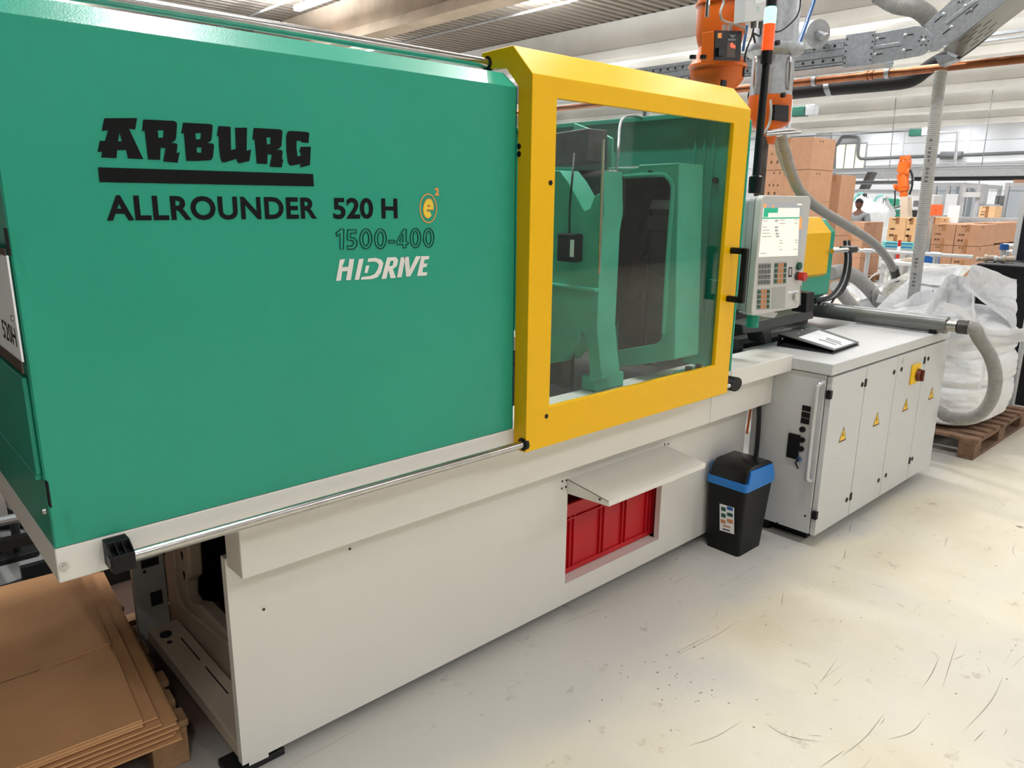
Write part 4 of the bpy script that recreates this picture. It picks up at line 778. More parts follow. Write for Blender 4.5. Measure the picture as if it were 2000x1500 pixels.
lid = obj('lid_rim', MB().hull8(rr4(L_, R_, F_, K_, zt_-.012), rr4(L_+.002, R_-.002, F_+.002, K_-.002, zt_+.028)).hull8([(L_+.022, F_+.001, zt_+.02), (R_-.01, F_+.001, zt_+.02), (R_-.01, F_+.016, zt_+.02), (L_+.022, F_+.016, zt_+.02)], [(L_+.04, F_+.006, zt_+.086), (R_-.03, F_+.006, zt_+.08), (R_-.03, F_+.016, zt_+.08), (L_+.04, F_+.016, zt_+.086)]).box(L_+.03, R_-.02, K_-.018, K_-.003, zt_+.02, zt_+.082), 'blue', bn, .004)
fl = [(L_+.004, zt_+.028), (L_+.022, zt_+.082), (L_+.06, zt_+.102), (R_-.06, zt_+.102), (R_-.02, zt_+.084), (R_-.006, zt_+.028)]
obj('swing_flap', MB().prism([(x, F_+.014, z) for x, z in fl], (0, K_-F_-.03, 0)), 'blackgloss', bn, .004)
xs = bx-e*.55
def bq(x0, y0, x1, y1, ee=.001): return [AX(1370+x/6.82, 880+y/6.82, bx-e*.55-.004-ee) for x, y in ((x0, y0), (x1, y0+(x1-x0)*.29), (x1, y1+(x1-x0)*.29), (x0, y1))]
st = obj('sorting_label', MB().poly(bq(243, 705, 436, 1060)), 'paper', bn)
for (x, y, w_, h_, m) in ((340, 738+0, 78, 48, 'bluebox'), (340, 820, 78, 48, 'keygreen'), (340, 905, 78, 52, 'keyorange'), (262, 745, 60, 52, 'keygreen'), (262, 830, 60, 52, 'keygreen'), (256, 912, 64, 48, 'keyorange'), (285, 985, 100, 22, 'keyorange'), (280, 1030, 100, 24, 'key')): obj('label_field', MB().poly(bq(x, y, x+w_, y+h_, .0016)), m, st)
rc = thing('plastic_crate', 'red plastic crate under the sloping chute in the machine base opening', 'crate', (2.25, 2.1, .05))
cy = YB+.05; cx0, cx1 = ox0-.12, AY(1278, 1050, cy).x; czb, czt = oz0+.002, AY(1112, 985, cy).z
cr = MB().box(cx0, cx1, cy+.02, cy+.38, czb, czb+.006).box(cx0, cx1, cy+.012, cy+.018, czb, czt).box(cx0, cx1, cy+.38, cy+.386, czb, czt).box(cx0, cx0+.006, cy+.02, cy+.38, czb, czt).box(cx1-.006, cx1, cy+.02, cy+.38, czb, czt)
obj('crate_body', cr, 'red', rc)
obj('crate_rim', MB().box(cx0-.004, cx1+.004, cy, cy+.016, czt-.055, czt).box(cx0, cx1, cy+.002, cy+.014, czt-.075, czt-.065), 'red', rc, .003)
xr = [AY(px, 1080, cy).x for px in (1117, 1175, 1217, 1262)]
for x in xr: obj('crate_rib', MB().box(x-.016, x-.009, cy+.001, cy+.014, czb+.02, czt-.05).box(x+.009, x+.016, cy+.001, cy+.014, czb+.02, czt-.05), 'red', rc, .002)
obj('crate_foot', MB().box(cx0, cx1, cy+.002, cy+.014, czb, czb+.022), 'red', rc, .003)
obj('crate_post', MB().box(cx1-.02, cx1, cy+.001, cy+.016, czb, czt-.03), 'red', rc, .003)
# ------------------------------------------------------------------ pallets
def pallet(label, loc, rz, lx, ly, nb, m, grp):     # deck boards run along local x
    r = thing('wooden_pallet', label, 'pallet', (0, 0, 0), grp); r['_l'] = [0, 0, 0]; w_ = ly/nb*.64
    for k in range(nb):
        y = -ly/2+(ly-w_)*k/(nb-1)+w_/2; j = random.uniform(-.012, .012)
        obj('deck_board', MB().box(-lx/2+j, lx/2+j, y-w_/2, y+w_/2, .122, .144), m, r, .003)
    for x in (-lx/2+.06, 0, lx/2-.06):
        obj('stringer_board', MB().box(x-.05, x+.05, -ly/2, ly/2, .100, .1215), m, r, .003)
        obj('bottom_board', MB().box(x-.05, x+.05, -ly/2, ly/2, 0, .022), m, r, .003)
        for y in (-ly/2+.07, 0, ly/2-.07): obj('pallet_block', MB().box(x-.05, x+.05, y-.07, y+.07, .0225, .0995), m, r, .003)
    r.location = loc; r.rotation_euler = (0, 0, rz); return r
pallet('wooden pallet on the floor under the flattened cartons', (.235, 2.66, 0), -.055, .8, 1.2, 11, 'wood', None)
pallet('worn wooden pallet carrying the big white bag by the cabinet', (6.03, 1.86, 0), 1.5708, 1.0, 1.2, 9, 'wooddk', None)
# ------------------------------------------------------------------ flattened cartons, lower left
zt2 = .262; k1, k0, kl = AZ(278, 1405, zt2), AZ(158, 1128, zt2), AZ(0, 1511, zt2)
du = (kl-k1).normalized(); dv_ = (k0-k1).normalized()
m0, m1, m2 = AZ(223, 1271, zt2), AZ(216, 1255, zt2), AZ(76, 1310, zt2)
W_, D2 = .75, (k0-k1).length+.1
def carton_poly(org, w_, d_): return [org, org+du*w_, org+du*w_+dv_*d_, org+dv_*d_]
nS = 20; th = (zt2-.146)/nS; rs = random.Random(3)
s_top = (m0-k1).length
tp_ = [k1, k1+du*W_, k1+du*W_+dv_*D2, k1+dv_*D2, m1, m2, m0]
o = obj('cardboard_sheet', MB().prism([p-up3*.005 for p in tp_], up3*.005), 'cardsheet'); tag(o, 'topmost flattened carton with a dark slot across it on the left pallet', 'carton blank', 'flattened cartons on the pallet'); cA, cB = AZ(78, 1309, zt2), AZ(-90, 1366, zt2); obj('crease', MB().prism([cA, cB, cB+dv_*.003, cA+dv_*.003], up3*.0006), 'ink', o)
for k in range(1, nS):
    z = zt2-.0055-k*(th); t = k/nS
    sh = .0 if k < 4 else (.035+.012*rs.random() if k < 9 else .075+.02*rs.random()); sh2 = rs.uniform(-.004, .006)+ (0 if k < 4 else .018*(k % 3))
    org = k1-du*sh+dv_*sh2; org.z = z
    o = obj('cardboard_sheet', MB().prism(carton_poly(org, W_, D2), up3*(th*.86)), 'cardsheet'); tag(o, {4: 'flattened carton jutting out just below the top blanks', 9: 'flattened carton jutting farthest out of the middle of the stack'}.get(k, 'flattened carton inside the stack on the left pallet, only its edge showing'), 'carton blank', 'flattened cartons on the pallet')
# things on the floor behind the overhang
rim = thing('round_turntable', 'round grey plate with a dark blue rubber rim on the floor at lower left', 'turntable', (-.2, 3.4, 0))
cc = AZ(20, 1095, .05); cc = Vector((cc.x-.10, cc.y+.1, 0)); R_t = (AZ(95, 1110, .05)-cc).length
obj('plate', MB().lathe(cc, [(R_t-.03, 0), (R_t-.03, .045), (.02, .05)], 48), 'ledgrey2', rim)
obj('rubber_rim', MB().tube([cc+Vector((R_t*math.cos(a), R_t*math.sin(a), .035)) for a in [2*PI*k/48 for k in range(49)]], .028, 10), 'navy', rim)
cv = thing('conveyor_frame', 'aluminium conveyor rail on black levelling feet behind the machine end', 'conveyor', (0, 3.9, 0))
p0, p1 = AZ(-40, 1026, .35), AZ(60, 1006, .35); dd = (p1-p0)
obj('rail', MB().cyl(p0-dd*2, p1+dd*.6, .02, 10), 'alu', cv); obj('rail', MB().cyl(p0-dd*2-up3*.1, p1+dd*.6-up3*.1, .03, 4), 'graphite', cv)
obj('added_dark_body', MB().box(-2.6, 1.3, 3.95, 4.8, .36, .95), 'graphite', cv); obj('unseen_light_block', MB().box(-2.6, 1.3, 3.97, 4.8, .95, 2.35), 'pipegrey', cv, .02)  # body and unseen hood added to keep rear lamps off the floor
f = AZ(38, 1085, .05); obj('leg', MB().cyl(f+up3*.0, f+up3*.32, .018, 8).cyl(f+Vector((-.07, .02, 0)), f+Vector((-.07, .02, .32)), .014, 8), 'graphite', cv); obj('foot', MB().box(f.x-.12, f.x+.07, f.y-.06, f.y+.06, .0515, .075), 'rubber', cv, .004)
p0, p1 = AZ(10, 940, .4), AZ(30, 985, .4); obj('hose_pair', MB().cyl(p0+up3*.1, p1, .03, 10).cyl(p0+Vector((.08, .05, .1)), p1+Vector((.08, .05, 0)), .02, 10), 'hosegrey', cv)
p0 = AY(170, 1155, 3.7); p1 = AY(282, 1115, 3.7)
tag(obj('steel_channel', MB().box(.42, 1.6, 3.36, 3.46, .0, .05).box(.42, 1.6, 3.43, 3.46, .05, .14).box(.42, 1.6, 3.32, 3.355, .0, .10), 'graphite'), 'dark steel channel lying on the floor behind the machine base', 'steel beam')
pl_ = AZ(270, 1205, .01); tag(obj('wooden_stick', MB().box(pl_.x-.25, pl_.x+.3, pl_.y-.03, pl_.y+.03, 0, .02), 'wood'), 'loose wooden stick on the floor behind the flattened cartons', 'stick')
# ------------------------------------------------------------------ big bags
def big_bag(a, b_, hgt, seed, collapse):
    bm = bmesh.new(); nt_, nv = 120, 84; rows = []
    for j in range(nv+1):
        t = j/nv; ring = []
        for i in range(nt_):
            th_ = 2*PI*i/nt_; cs, sn = math.cos(th_), math.sin(th_); ex = 2/3.6
            ux, uy = math.copysign(abs(cs)**ex, cs), math.copysign(abs(sn)**ex, sn)
            if t < .06: rr_ = .80+.20*math.sin(t/.06*PI/2)
            else: rr_ = 1.0
            z = t*hgt
            bulge = 0.05*math.sin(min(1, t/.38)*PI)+.045*math.sin(max(0, min(1, (t-.36)/.26))*PI)
            belt = -.035*math.exp(-((t-.37)/.012)**2)-.03*math.exp(-((t-.62)/.015)**2)
            rr_ += bulge+belt
            if t > collapse: q = (t-collapse)/(1-collapse); rr_ *= 1-.80*q**1.5
            nx = noise.noise(Vector((cs*1.5+seed, sn*1.5, t*4)))*.07; fold = (abs(noise.noise(Vector((cs*2.2, sn*2.2+seed, t*16))))-.25)*(.06 if .37 < t < .62 else .025)
            rr_ += nx+fold
            zz_ = z
            if t > collapse:
                q = (t-collapse)/(1-collapse); tent = abs(noise.noise(Vector((cs*1.9+seed*2, sn*1.9, q*1.2))))-.2; zz_ += q*.26*tent; rr_ += q*.3*(abs(noise.noise(Vector((cs*3.0, sn*3.0+seed*3, q*2))))-.22)
            ring.append(bm.verts.new((a*ux*rr_, b_*uy*rr_, zz_)))
        rows.append(ring)
    for r0, r1 in zip(rows, rows[1:]):
        for i in range(nt_): bm.faces.new((r0[i], r0[(i+1) % nt_], r1[(i+1) % nt_], r1[i]))
    bm.faces.new(rows[0][::-1]); bm.faces.new(rows[-1]); m = MB(); m.bm.free(); m.bm = bm; return m
def ribbon(pts, w_, nrm):
    b = MB(); P = smooth(pts, 8); nv_ = Vector(nrm); A0 = [b.bm.verts.new(p+nv_*w_/2) for p in P]; A1 = [b.bm.verts.new(p-nv_*w_/2) for p in P]
    for i in range(len(P)-1): b.bm.faces.new((A0[i], A0[i+1], A1[i+1], A1[i]))
    r = bmesh.ops.solidify(b.bm, geom=b.bm.faces[:], thickness=.004); return b
def sheet(crn, nu, nv_, amp, seed):       # draped crumpled cloth between four corners
    b = MB(); a, c, d_, e_ = [Vector(p) for p in crn]; g = []
    for j in range(nv_+1):
        row = []
        for i in range(nu+1):
            u, v_ = i/nu, j/nv_; p = a.lerp(c, u).lerp(e_.lerp(d_, u), v_); nrm = (c-a).cross(e_-a).normalized()
            wv = noise.noise(Vector((u*1.6+seed, v_*1.6, seed)))*1.1; ph = u*2.6+wv+v_*.7*math.sin(seed)
            k = .45*(1-abs(math.sin(ph*PI)))**1.3*(.35+.65*v_)+.35*noise.noise(Vector((u*2.2, v_*2.2+seed, 1.3)))+.16*noise.noise(Vector((u*6, v_*5+seed, 4.3)))+math.sin(u*PI)*math.sin(v_*PI)*.7+.25
            ef = min(1, 3.5*min(u, 1-u, v_, 1-v_)+.3); row.append(b.bm.verts.new(p+nrm*amp*(k-.3)*ef))
        g.append(row)
    for j in range(nv_):
        for i in range(nu): b.bm.faces.new((g[j][i], g[j][i+1], g[j+1][i+1], g[j+1][i]))
    bmesh.ops.solidify(b.bm, geom=b.bm.faces[:], thickness=.006); return b
bg = thing('bulk_bag', 'large white woven bulk bag standing on the worn pallet beside the cabinet', 'bulk bag', (6.0, 1.90, .1445))
bo = obj('bag_body', big_bag(.50, .48, .80, 2.3, .80), 'bag', bg, ang=80); bo.matrix_parent_inverse = Matrix.Identity(4)
bgl = Vector(bg['_l'])
def on_y(px, py, y): return AY(px, py, y)
obj('bag_skirt', sheet([on_y(1700, 612, 2.2), on_y(1800, 520, 2.3), on_y(1885, 520, 1.95), on_y(1792, 634, 1.74)], 80, 60, .12, 4.1), 'bag', bg, ang=80)
obj('bag_skirt', sheet([on_y(1792, 634, 1.72), on_y(1850, 535, 1.85), on_y(1905, 540, 1.72), on_y(1905, 650, 1.50)], 80, 60, .10, 7.7), 'bag', bg, ang=80)
obj('bag_skirt', sheet([on_y(1880, 560, 1.66), on_y(1900, 515, 1.74), on_y(1988, 545, 1.58), on_y(1985, 640, 1.42)], 80, 60, .09, 1.7), 'bag', bg, ang=80)
obj('bag_skirt', sheet([on_y(1750, 545, 2.4), on_y(1800, 512, 2.5), on_y(1905, 520, 2.2), on_y(1850, 560, 1.95)], 60, 40, .07, 5.2), 'bagw', bg, ang=80)
obj('bag_strap', ribbon([on_y(1842, 598, 1.52), on_y(1880, 610, 1.44), on_y(1915, 645, 1.40), on_y(1960, 652, 1.40), on_y(2015, 645, 1.42)], .05, (0, 0, 1)), 'strap', bg)
obj('bag_strap', ribbon([on_y(1900, 560, 1.6), on_y(1905, 620, 1.44), on_y(1945, 660, 1.40), on_y(2015, 660, 1.40)], .05, (0, 0, 1)), 'strap', bg)
obj('bag_strap', ribbon([on_y(1902, 660, 1.43), on_y(1922, 700, 1.39), on_y(1920, 735, 1.385), on_y(1912, 760, 1.40)], .07, (1, 0, 0)), 'strap', bg)
obj('bag_strap', ribbon([on_y(1850, 685, 1.42), on_y(1880, 695, 1.38), on_y(1918, 690, 1.385)], .05, (0, 0, 1)), 'strap', bg)
bg2 = thing('bulk_bag', 'open white bulk bag with loops and loose liner behind the grey pipe', 'bulk bag', (6.1, 3.14, .1445))
bo2 = obj('bag_body', big_bag(.52, .48, .72, 9.1, .78), 'bag', bg2, ang=80); bo2.matrix_parent_inverse = Matrix.Identity(4)
obj('bag_liner', sheet([on_y(1705, 605, 2.6), on_y(1735, 540, 2.9), on_y(1775, 545, 2.8), on_y(1770, 605, 2.55)], 60, 50, .11, 2.2), 'bagw', bg2, ang=80)
obj('bag_skirt', sheet([on_y(1650, 560, 2.9), on_y(1690, 548, 3.1), on_y(1735, 560, 2.9), on_y(1700, 600, 2.6)], 60, 40, .07, 8.2), 'bag', bg2, ang=80)
obj('bag_skirt', sheet([on_y(1665, 592, 2.5), on_y(1715, 575, 2.6), on_y(1780, 600, 2.45), on_y(1700, 625, 2.4)], 60, 40, .06, 3.2), 'bag', bg2, ang=80)
obj('bag_loop', ribbon([on_y(1702, 590, 2.45), on_y(1704, 570, 2.45), on_y(1725, 555, 2.45), on_y(1765, 542, 2.5)], .028, (0, 0, 1)), 'strap', bg2)
obj('bag_loop', ribbon([on_y(1735, 580, 2.42), on_y(1755, 565, 2.42), on_y(1775, 545, 2.45)], .028, (0, 0, 1)), 'strap', bg2)
obj('bag_loop', ribbon([on_y(1690, 555, 2.6), on_y(1705, 538, 2.65), on_y(1722, 530, 2.7), on_y(1740, 528, 2.75)], .02, (0, 0, 1)), 'strap', bg2)
obj('bag_label', MB().prism([on_y(*p, 2.43) for p in ((1717, 573), (1744, 587), (1738, 594), (1711, 590))], (0, .002, 0)), 'paper', bg2)
pallet('old wooden pallet under the rear open bulk bag', (6.1, 3.14, 0), 1.5708, 1.0, 1.2, 9, 'wooddk', None)
wb = thing('wire_container', 'low wire mesh container with crumpled liners behind the grey pipe', 'wire basket', (5.0, 2.95, 0))
q0, q1, q2, q3 = on_y(1588, 578, 2.9), on_y(1690, 575, 2.9), on_y(1690, 605, 2.9), on_y(1588, 600, 2.9)
wm = MB(); x0, x1, yw = 4.62, 5.5, 2.92
for k in range(25): x = x0+(x1-x0)*k/24; wm.tube([(x, yw, .1), (x, yw, 1.0)], .003, 5)
for z in (.1, .4, .7, .85, 1.0): wm.tube([(x0, yw, z), (x1, yw, z)], .005, 5)
obj('wire_mesh', wm, 'zinc', wb, kind='stuff')
for x in (x0, x1):
    obj('post', MB().box(x-.02, x+.02, yw-.02, yw+.02, 0, 1.0), 'zinc', wb)
obj('liner_heap', sheet([(4.65, 2.98, .72), (5.4, 2.98, .75), (5.45, 3.6, .95), (4.65, 3.6, .9)], 70, 50, .16, 6.6), 'bag', wb, ang=80)
# ------------------------------------------------------------------ cable tray, pipes overhead
XT = 5.5
ct = thing('cable_tray', 'galvanised cable tray with a hinged upward bend and round end plate', 'cable tray', (XT, 2.4, 2.3))
def tx(px, py, d=0.0): return AX(px, py, XT+d)
zt0, zt1 = (tx(1600, 132).z+tx(1700, 122).z)/2, (tx(1600, 82).z+tx(1658, 74).z)/2
yA, yB = tx(1712, 90).y, 6.2
for x in (XT, XT+.30):
    t = MB(); h = zt1-zt0
    for z0, z1, d in ((0, .10, 0), (.10, .16, .012), (.16, .32, .004), (.32, .40, .014), (.40, .58, .004), (.58, .68, .014), (.68, .86, .004), (.86, 1, 0)): t.box(x+d, x+d+.004, yA, yB, zt0+h*z0, zt0+h*z1)
    obj('side_rail', t, 'zinc', ct)
obj('tray_floor', MB().box(XT, XT+.30, yA, yB, zt0, zt0+.004), 'zinc', ct)
sl_ = MB(); y = yA+.06; h = zt1-zt0
while y < yB:
    for f_ in (.25, .77): sl_.box(XT+.0, XT+.0036, y, y+.016, zt0+h*f_-.008, zt0+h*f_+.008)
    y += .075
obj('slot_row', sl_, 'void', ct, kind='stuff')
a, c = tx(1653, 70, -.006), tx(1703, 128, -.006); spl = obj('splice_plate', MB().box(XT-.012, XT-.004, c.y, a.y, zt0-.02, zt1+.02), 'zinc', ct, .002)
for k in range(5):
    for y in (c.y+.012, a.y-.012): z = zt0+.01+k*(h-.02)/4; obj('bolt', MB().cyl((XT-.012, y, z), (XT-.018, y, z), .006, 6), 'darksteel', spl)
# round-ended hinge arm and rising arm (both in planes x = const)
arm1 = [tx(1703, 66, -.002), tx(1790, 50, -.002)] + [tx(1790+30*math.cos(a)*1.0, 80+30*math.sin(a), -.002) for a in [math.radians(-80+k*16) for k in range(11)]] + [tx(1700, 126, -.002)]
obj('hinge_arm', MB().prism(arm1, (.006, 0, 0)), 'zinc', ct, .002)
obj('arm_rib', MB().prism([tx(*p, -.004) for p in ((1706, 90), (1757, 82), (1759, 89), (1706, 97))], (-.005, 0, 0)), 'zinc', ct, .003)
for px, py in ((1713, 76), (1768, 69), (1708, 107), (1765, 99), (1804, 80)):
    p = tx(px, py, -.003); obj('rivet', MB().ball(p, .014, (.6, 1, 1), 10, 8), 'zinc', ct)
    if px != 1804: q = tx(px+16, py-2.5, -.003); obj('slit', MB().tube([p+Vector((-.001, 0, 0)), q+Vector((-.001, 0, 0))], .003, 4), 'void', ct)
for k in range(6):
    a = k*PI/3; p = tx(1804+9*math.cos(a), 80+9*math.sin(a), -.0035); obj('pivot_hole', MB().cyl(p, p+Vector((-.001, 0, 0)), .005, 8), 'void', ct)
up_ = [(1806, 48), (1858, 0), (1890, -28), (1990, -28), (1960, 0), (1842, 92), (1830, 99), (1816, 101)]
obj('rising_arm', MB().prism([tx(*p, .003) for p in up_], (.006, 0, 0)), 'zinc', ct, .002)
obj('arm_rib', MB().prism([tx(*p, .001) for p in ((1845, 44), (1895, 4), (1905, -2), (1910, 2), (1850, 48))], (-.006, 0, 0)), 'zinc', ct, .003)
for (px, py), (qx, qy) in (((1843, 28), (1825, 44)), ((1859, 53), (1841, 67)), ((1886, 12), (1868, 30)), ((1897, 20), (1886, 28)), ((1897, 20), (1910, 8)), ((1879, 1), (1870, 6))):
    p, q = tx(px, py, .002), tx(qx, qy, .002); obj('rivet', MB().ball(p, .014, (.6, 1, 1), 10, 8), 'zinc', ct); obj('slit', MB().tube([p, q], .003, 4), 'void', ct)
ba, bb = tx(1842, 96), tx(1990, -20); dn = Vector((.34, 0, 0))
obj('arm_floor', MB().prism([ba, bb, bb+dn, ba+dn], (0, -.003, -.004)), 'pipegrey', ct); obj('far_side', MB().prism([tx(*p)+dn for p in up_], (.004, 0, 0)), 'zinc', ct)
sm = MB(); ux = (bb-ba); L_a = ux.length; ux.normalize(); nn = ux.cross(dn).normalized(); nn = nn if nn.z < 0 else -nn
for r_ in range(5):
    for k in range(min(9, int((L_a-.2)/.09))): p = ba+ux*(.08+k*.09+.045*(r_ % 2))+dn*(.16+r_*.16); sm.hull8([p+nn*.002, p+ux*.055+nn*.002, p+ux*.055+dn*.02+nn*.002, p+dn*.02+nn*.002], [p+nn*.006, p+ux*.055+nn*.006, p+ux*.055+dn*.02+nn*.006, p+dn*.02+nn*.006])
obj('floor_slots', sm, 'void', ct, kind='stuff')
obj('hinge_bracket', MB().prism([p+dn*.5 for p in (tx(1806, 102), tx(1835, 99), tx(1850, 108), tx(1816, 122))], (.1, 0, 0)), 'zinc', ct)
cf = thing('tray_support', 'steel posts carrying the cable tray behind the machine', 'support', (XT+.15, 5.2, 0))
for y in (4.55, 5.9): obj('strut', MB().box(XT+.325, XT+.365, y-.02, y+.02, 0, zt1+.05), 'zinc', cf)
XK = 5.9
k0_, k1_ = AX(1540, 162, XK), AX(2040, 113, XK); zk = (k0_.z+k1_.z)/2; cp = MB().cyl((XK, k0_.y+5, zk), (XK, k1_.y-.6, zk), .028, 16)
cp_ = obj('copper_pipe', cp, 'copper'); tag(cp_, 'straight copper pipe running below the cable tray', 'pipe')
for px in (1693, 1703): y = AX(px, 147, XK).y; obj('collar', MB().cyl((XK, y-.012, zk), (XK, y+.012, zk), .034, 16), 'copper', cp_)
for px in (1592, 1733): y = AX(px, 150, XK).y; obj('pipe_clamp', MB().cyl((XK, y-.015, zk), (XK, y+.015, zk), .036, 14).box(XK-.008, XK+.008, y-.008, y+.008, zk, zk+.14), 'zinc', cp_)
XB = 6.15
bp = [Vector((XB, AX(1530, 180, XB).y+.3, AX(1550, 180, XB).z)), AX(1550, 180, XB), AX(1620, 173, XB), AX(1700, 166, XB), AX(1765, 159, XB), AX(1790, 150, XB), AX(1806, 138, XB), AX(1830, 122, XB), AX(1865, 104, XB), AX(1905, 75, XB), AX(1950, 36, XB), AX(2010, -16, XB)]
b_ = obj('insulated_pipe', MB().tube(smooth(bp, 8), .055, 14), 'rubber'); tag(b_, 'black insulated pipe bending upward behind the copper pipe', 'pipe')
p = AX(1620, 172, XB); obj('pipe_clamp', MB().cyl(p+Vector((0, -.02, .006)), p+Vector((0, .02, -.006)), .064, 14), 'zinc', b_)
hs2 = tag(obj('suction_hose', MB().tube(resample(smooth([AX(1715, -12, 5.6), AX(1750, 8, 5.6), AX(1785, 15, 5.6), AX(1808, 28, 5.65), AX(1822, 46, 5.7)], 12), .008), .058, 12, rib=.05), 'hose'), 'grey hose drooping behind the cable tray bend at the top', 'hose')
tag(obj('steel_rail', MB().box(15.9, 16.0, 1.5, 12.6, 4.55, 4.60).box(15.9, 16.0, 1.5, 12.6, 4.46, 4.50), 'zinc'), 'long steel crane rail crossing behind the copper pipe at upper right', 'rail')
# ------------------------------------------------------------------ units and pipes on beams and walls
def beamunit(px, py, x, label, flip):
    p = AX(px, py, x); r = thing('beam_unit', label, 'ceiling unit', p, 'green units on the beams')
    obj('unit_body', MB().box(x-.18, x+.18, p.y-.18, p.y+.35, p.z-.16, p.z+.16), 'keygreen', r, .02); obj('unit_end', MB().box(x-.15, x+.15, p.y-.55, p.y-.19, p.z-.15, p.z+.2), 'alu', r, .02); obj('unit_pipe', MB().cyl((x, p.y+.3, p.z+.1), (x, p.y+9, p.z+.1), .04, 8), 'key', r)
beamunit(1566, 218, 26.5, 'dark green unit with pale end on the beam above the tall cartons', 0)
beamunit(1793, 259, 39.0, 'dark green unit on the farthest beam, right of the clear hose bottom line', 0)
XW = X1-.35
def wallpipe(nm, pts, r, m, label, cat='pipe', seg=8): return tag(obj(nm, MB().tube(smooth(pts, 5), r, seg), m), label, cat)
W = lambda px, py, d=0: AX(px, py, XW+d)
wallpipe('wall_pipe', [W(1629, 360), W(1631, 290), W(1636, 282), W(1643, 270), W(1650, 267.5), W(1672, 268), W(1677, 272), W(1678, 278), W(1676, 300), W(1679, 308), W(1690, 310), W(1760, 307), W(1880, 303), W(2060, 296)], .09, 'key', 'grey wall pipe with a swan-neck bend over the lit windows')
p = W(1858, 304); obj('pipe_joint', MB().cyl(p+Vector((0, -.5, 0)), p+Vector((0, .5, .02)), .2, 10), 'key', bpy.data.objects['wall_pipe'])
for i, (px, py, d, lb) in enumerate(((1872, 258, -.2, 'thin conduit dropping from the dark green unit to the wall pipe'),)):
    tag(obj('conduit', MB().tube([AX(1815, 260, 39), AX(1871, 258, 39), AX(1864, 330, 39)], .07, 8), 'alu'), lb, 'conduit')
def hband(x, py0, py1, th, hgt, m, nm, label, cat, px0=1590, px1=2040, pieces=2):
    a, c = AX(px0, py0, x), AX(px1, py1, x); z = (a.z+c.z)/2; yl_, yr_ = (AX(1527, 300, x).y if px0 < 1605 else a.y), (AX(2110, 300, x).y if px1 > 2000 else c.y); yl_, yr_, rods = yl_+.2, yr_-.2, [q for q, k in ((yl_, px0 < 1605), (yr_, px1 > 2000)) if k]
    return tag(obj(nm, MB().box(x, x+th, yr_, yl_, z-hgt/2, z+hgt/2).box(x-.03, x, yr_, yl_, z+hgt/2-.03, z+hgt/2).box(x-.03, x, yr_, yl_, z-hgt/2, z-hgt/2+.03).cyl((x+th/2, rods[0], z), (x+th/2, rods[0], ZC-.005), .02, 6), m), label, cat)
hband(30.0, 331, 329, .5, .16, 'zinc', 'cable_tray', 'upper distant cable tray across the hall behind the robot', 'cable tray')
hband(26.0, 339, 337, .5, .30, 'alu', 'cable_duct', 'pale cable duct under the distant tray behind the robot', 'cable duct', 1720)
hband(24.0, 349, 347.5, .3, .11, 'rubber', 'black_duct', 'black duct line across the hall right of the clear hose', 'pipe', 1800)
hband(28.0, 344, 343, .3, .18, 'zinc', 'cable_tray', 'lower distant cable tray left of the robot', 'cable tray', 1590, 1790)
hband(23.0, 357, 356, .3, .10, 'key', 'steel_rail', 'thin grey rail below the distant trays left of the robot', 'rail', 1600, 1760)
hband(20.2, 375, 372, .6, .10, 'alu', 'roller_track', 'grey roller track over the rear white bags', 'conveyor', 1600, 1762)
yq = AX(1680, 374, 24); tag(obj('sloping_conveyor', MB().prism([AX(1675, 374, 24), AX(1694, 336, 24), AX(1703, 336, 24), AX(1686, 374, 24)], (.4, 0, 0)).box(24.1, 24.3, yq.y-.1, yq.y+.1, 0, yq.z+.05), 'darksteel'), 'dark steep conveyor leg rising behind the distant bags', 'conveyor')
for px, y0_, y1_, lb in ((1740, 262, 360, 'thin rod hanging left of the robot'), (1912, 350, 400, 'thin hanging rod above the carton row')):
    tag(obj('hanging_rod', MB().cyl(Vector((33, AX(px, y0_, 33).y, ZC+.05)), AX(px-6, y1_, 33), .014, 6), 'key'), lb, 'rod')
# ------------------------------------------------------------------ cartons
cache = {}
def carton(loc, w_, d_, h_, label, grp, m='card', marks=True, rz=0.0):     # w along y (front faces -x), d along x
    key = (round(w_, 3), round(d_, 3), round(h_, 3), m, marks)
    if key in cache: return dup(cache[key], loc, label, rz)
    r = thing('carton', label, 'cardboard box', (0, 0, 0), grp); r['_l'] = [0, 0, 0]
    obj('box_body', MB().box(0, d_, 0, w_, 0, h_), m, r, .004)
    obj('packing_tape', MB().box(-.002, d_+.002, w_/2-.03, w_/2+.03, h_-.004, h_+.002).box(-.002, .002, w_/2-.03, w_/2+.03, h_-.11, h_).box(-.002, .002, w_/2-.03, w_/2+.03, 0, .11), 'tape', r)
    obj('flap_seam', MB().box(-.0015, d_+.0015, w_/2-.002, w_/2+.002, h_, h_+.0035), 'ink', r)
    if marks:
        b = MB()
        for y in (.74, .62): b.box(-.002, 0, w_*y-.012, w_*y+.012, h_*.88, h_*.94)
        for k in range(3): b.box(-.002, 0, w_*(.82-k*.09)-.012, w_*(.82-k*.09)+.012, h_*.48, h_*.55)
        for k in range(2): b.box(-.002, 0, w_*(.82-k*.13)-.016, w_*(.82-k*.13)+.016, h_*.2, h_*.3)
        for x in (.3, .42): b.box(d_*x-.012, d_*x+.012, -.002, 0, h_*.86, h_*.93)
        obj('handling_marks', b, 'ink', r)
    r.location = loc; r.rotation_euler = (0, 0, rz); cache[key] = r; return r
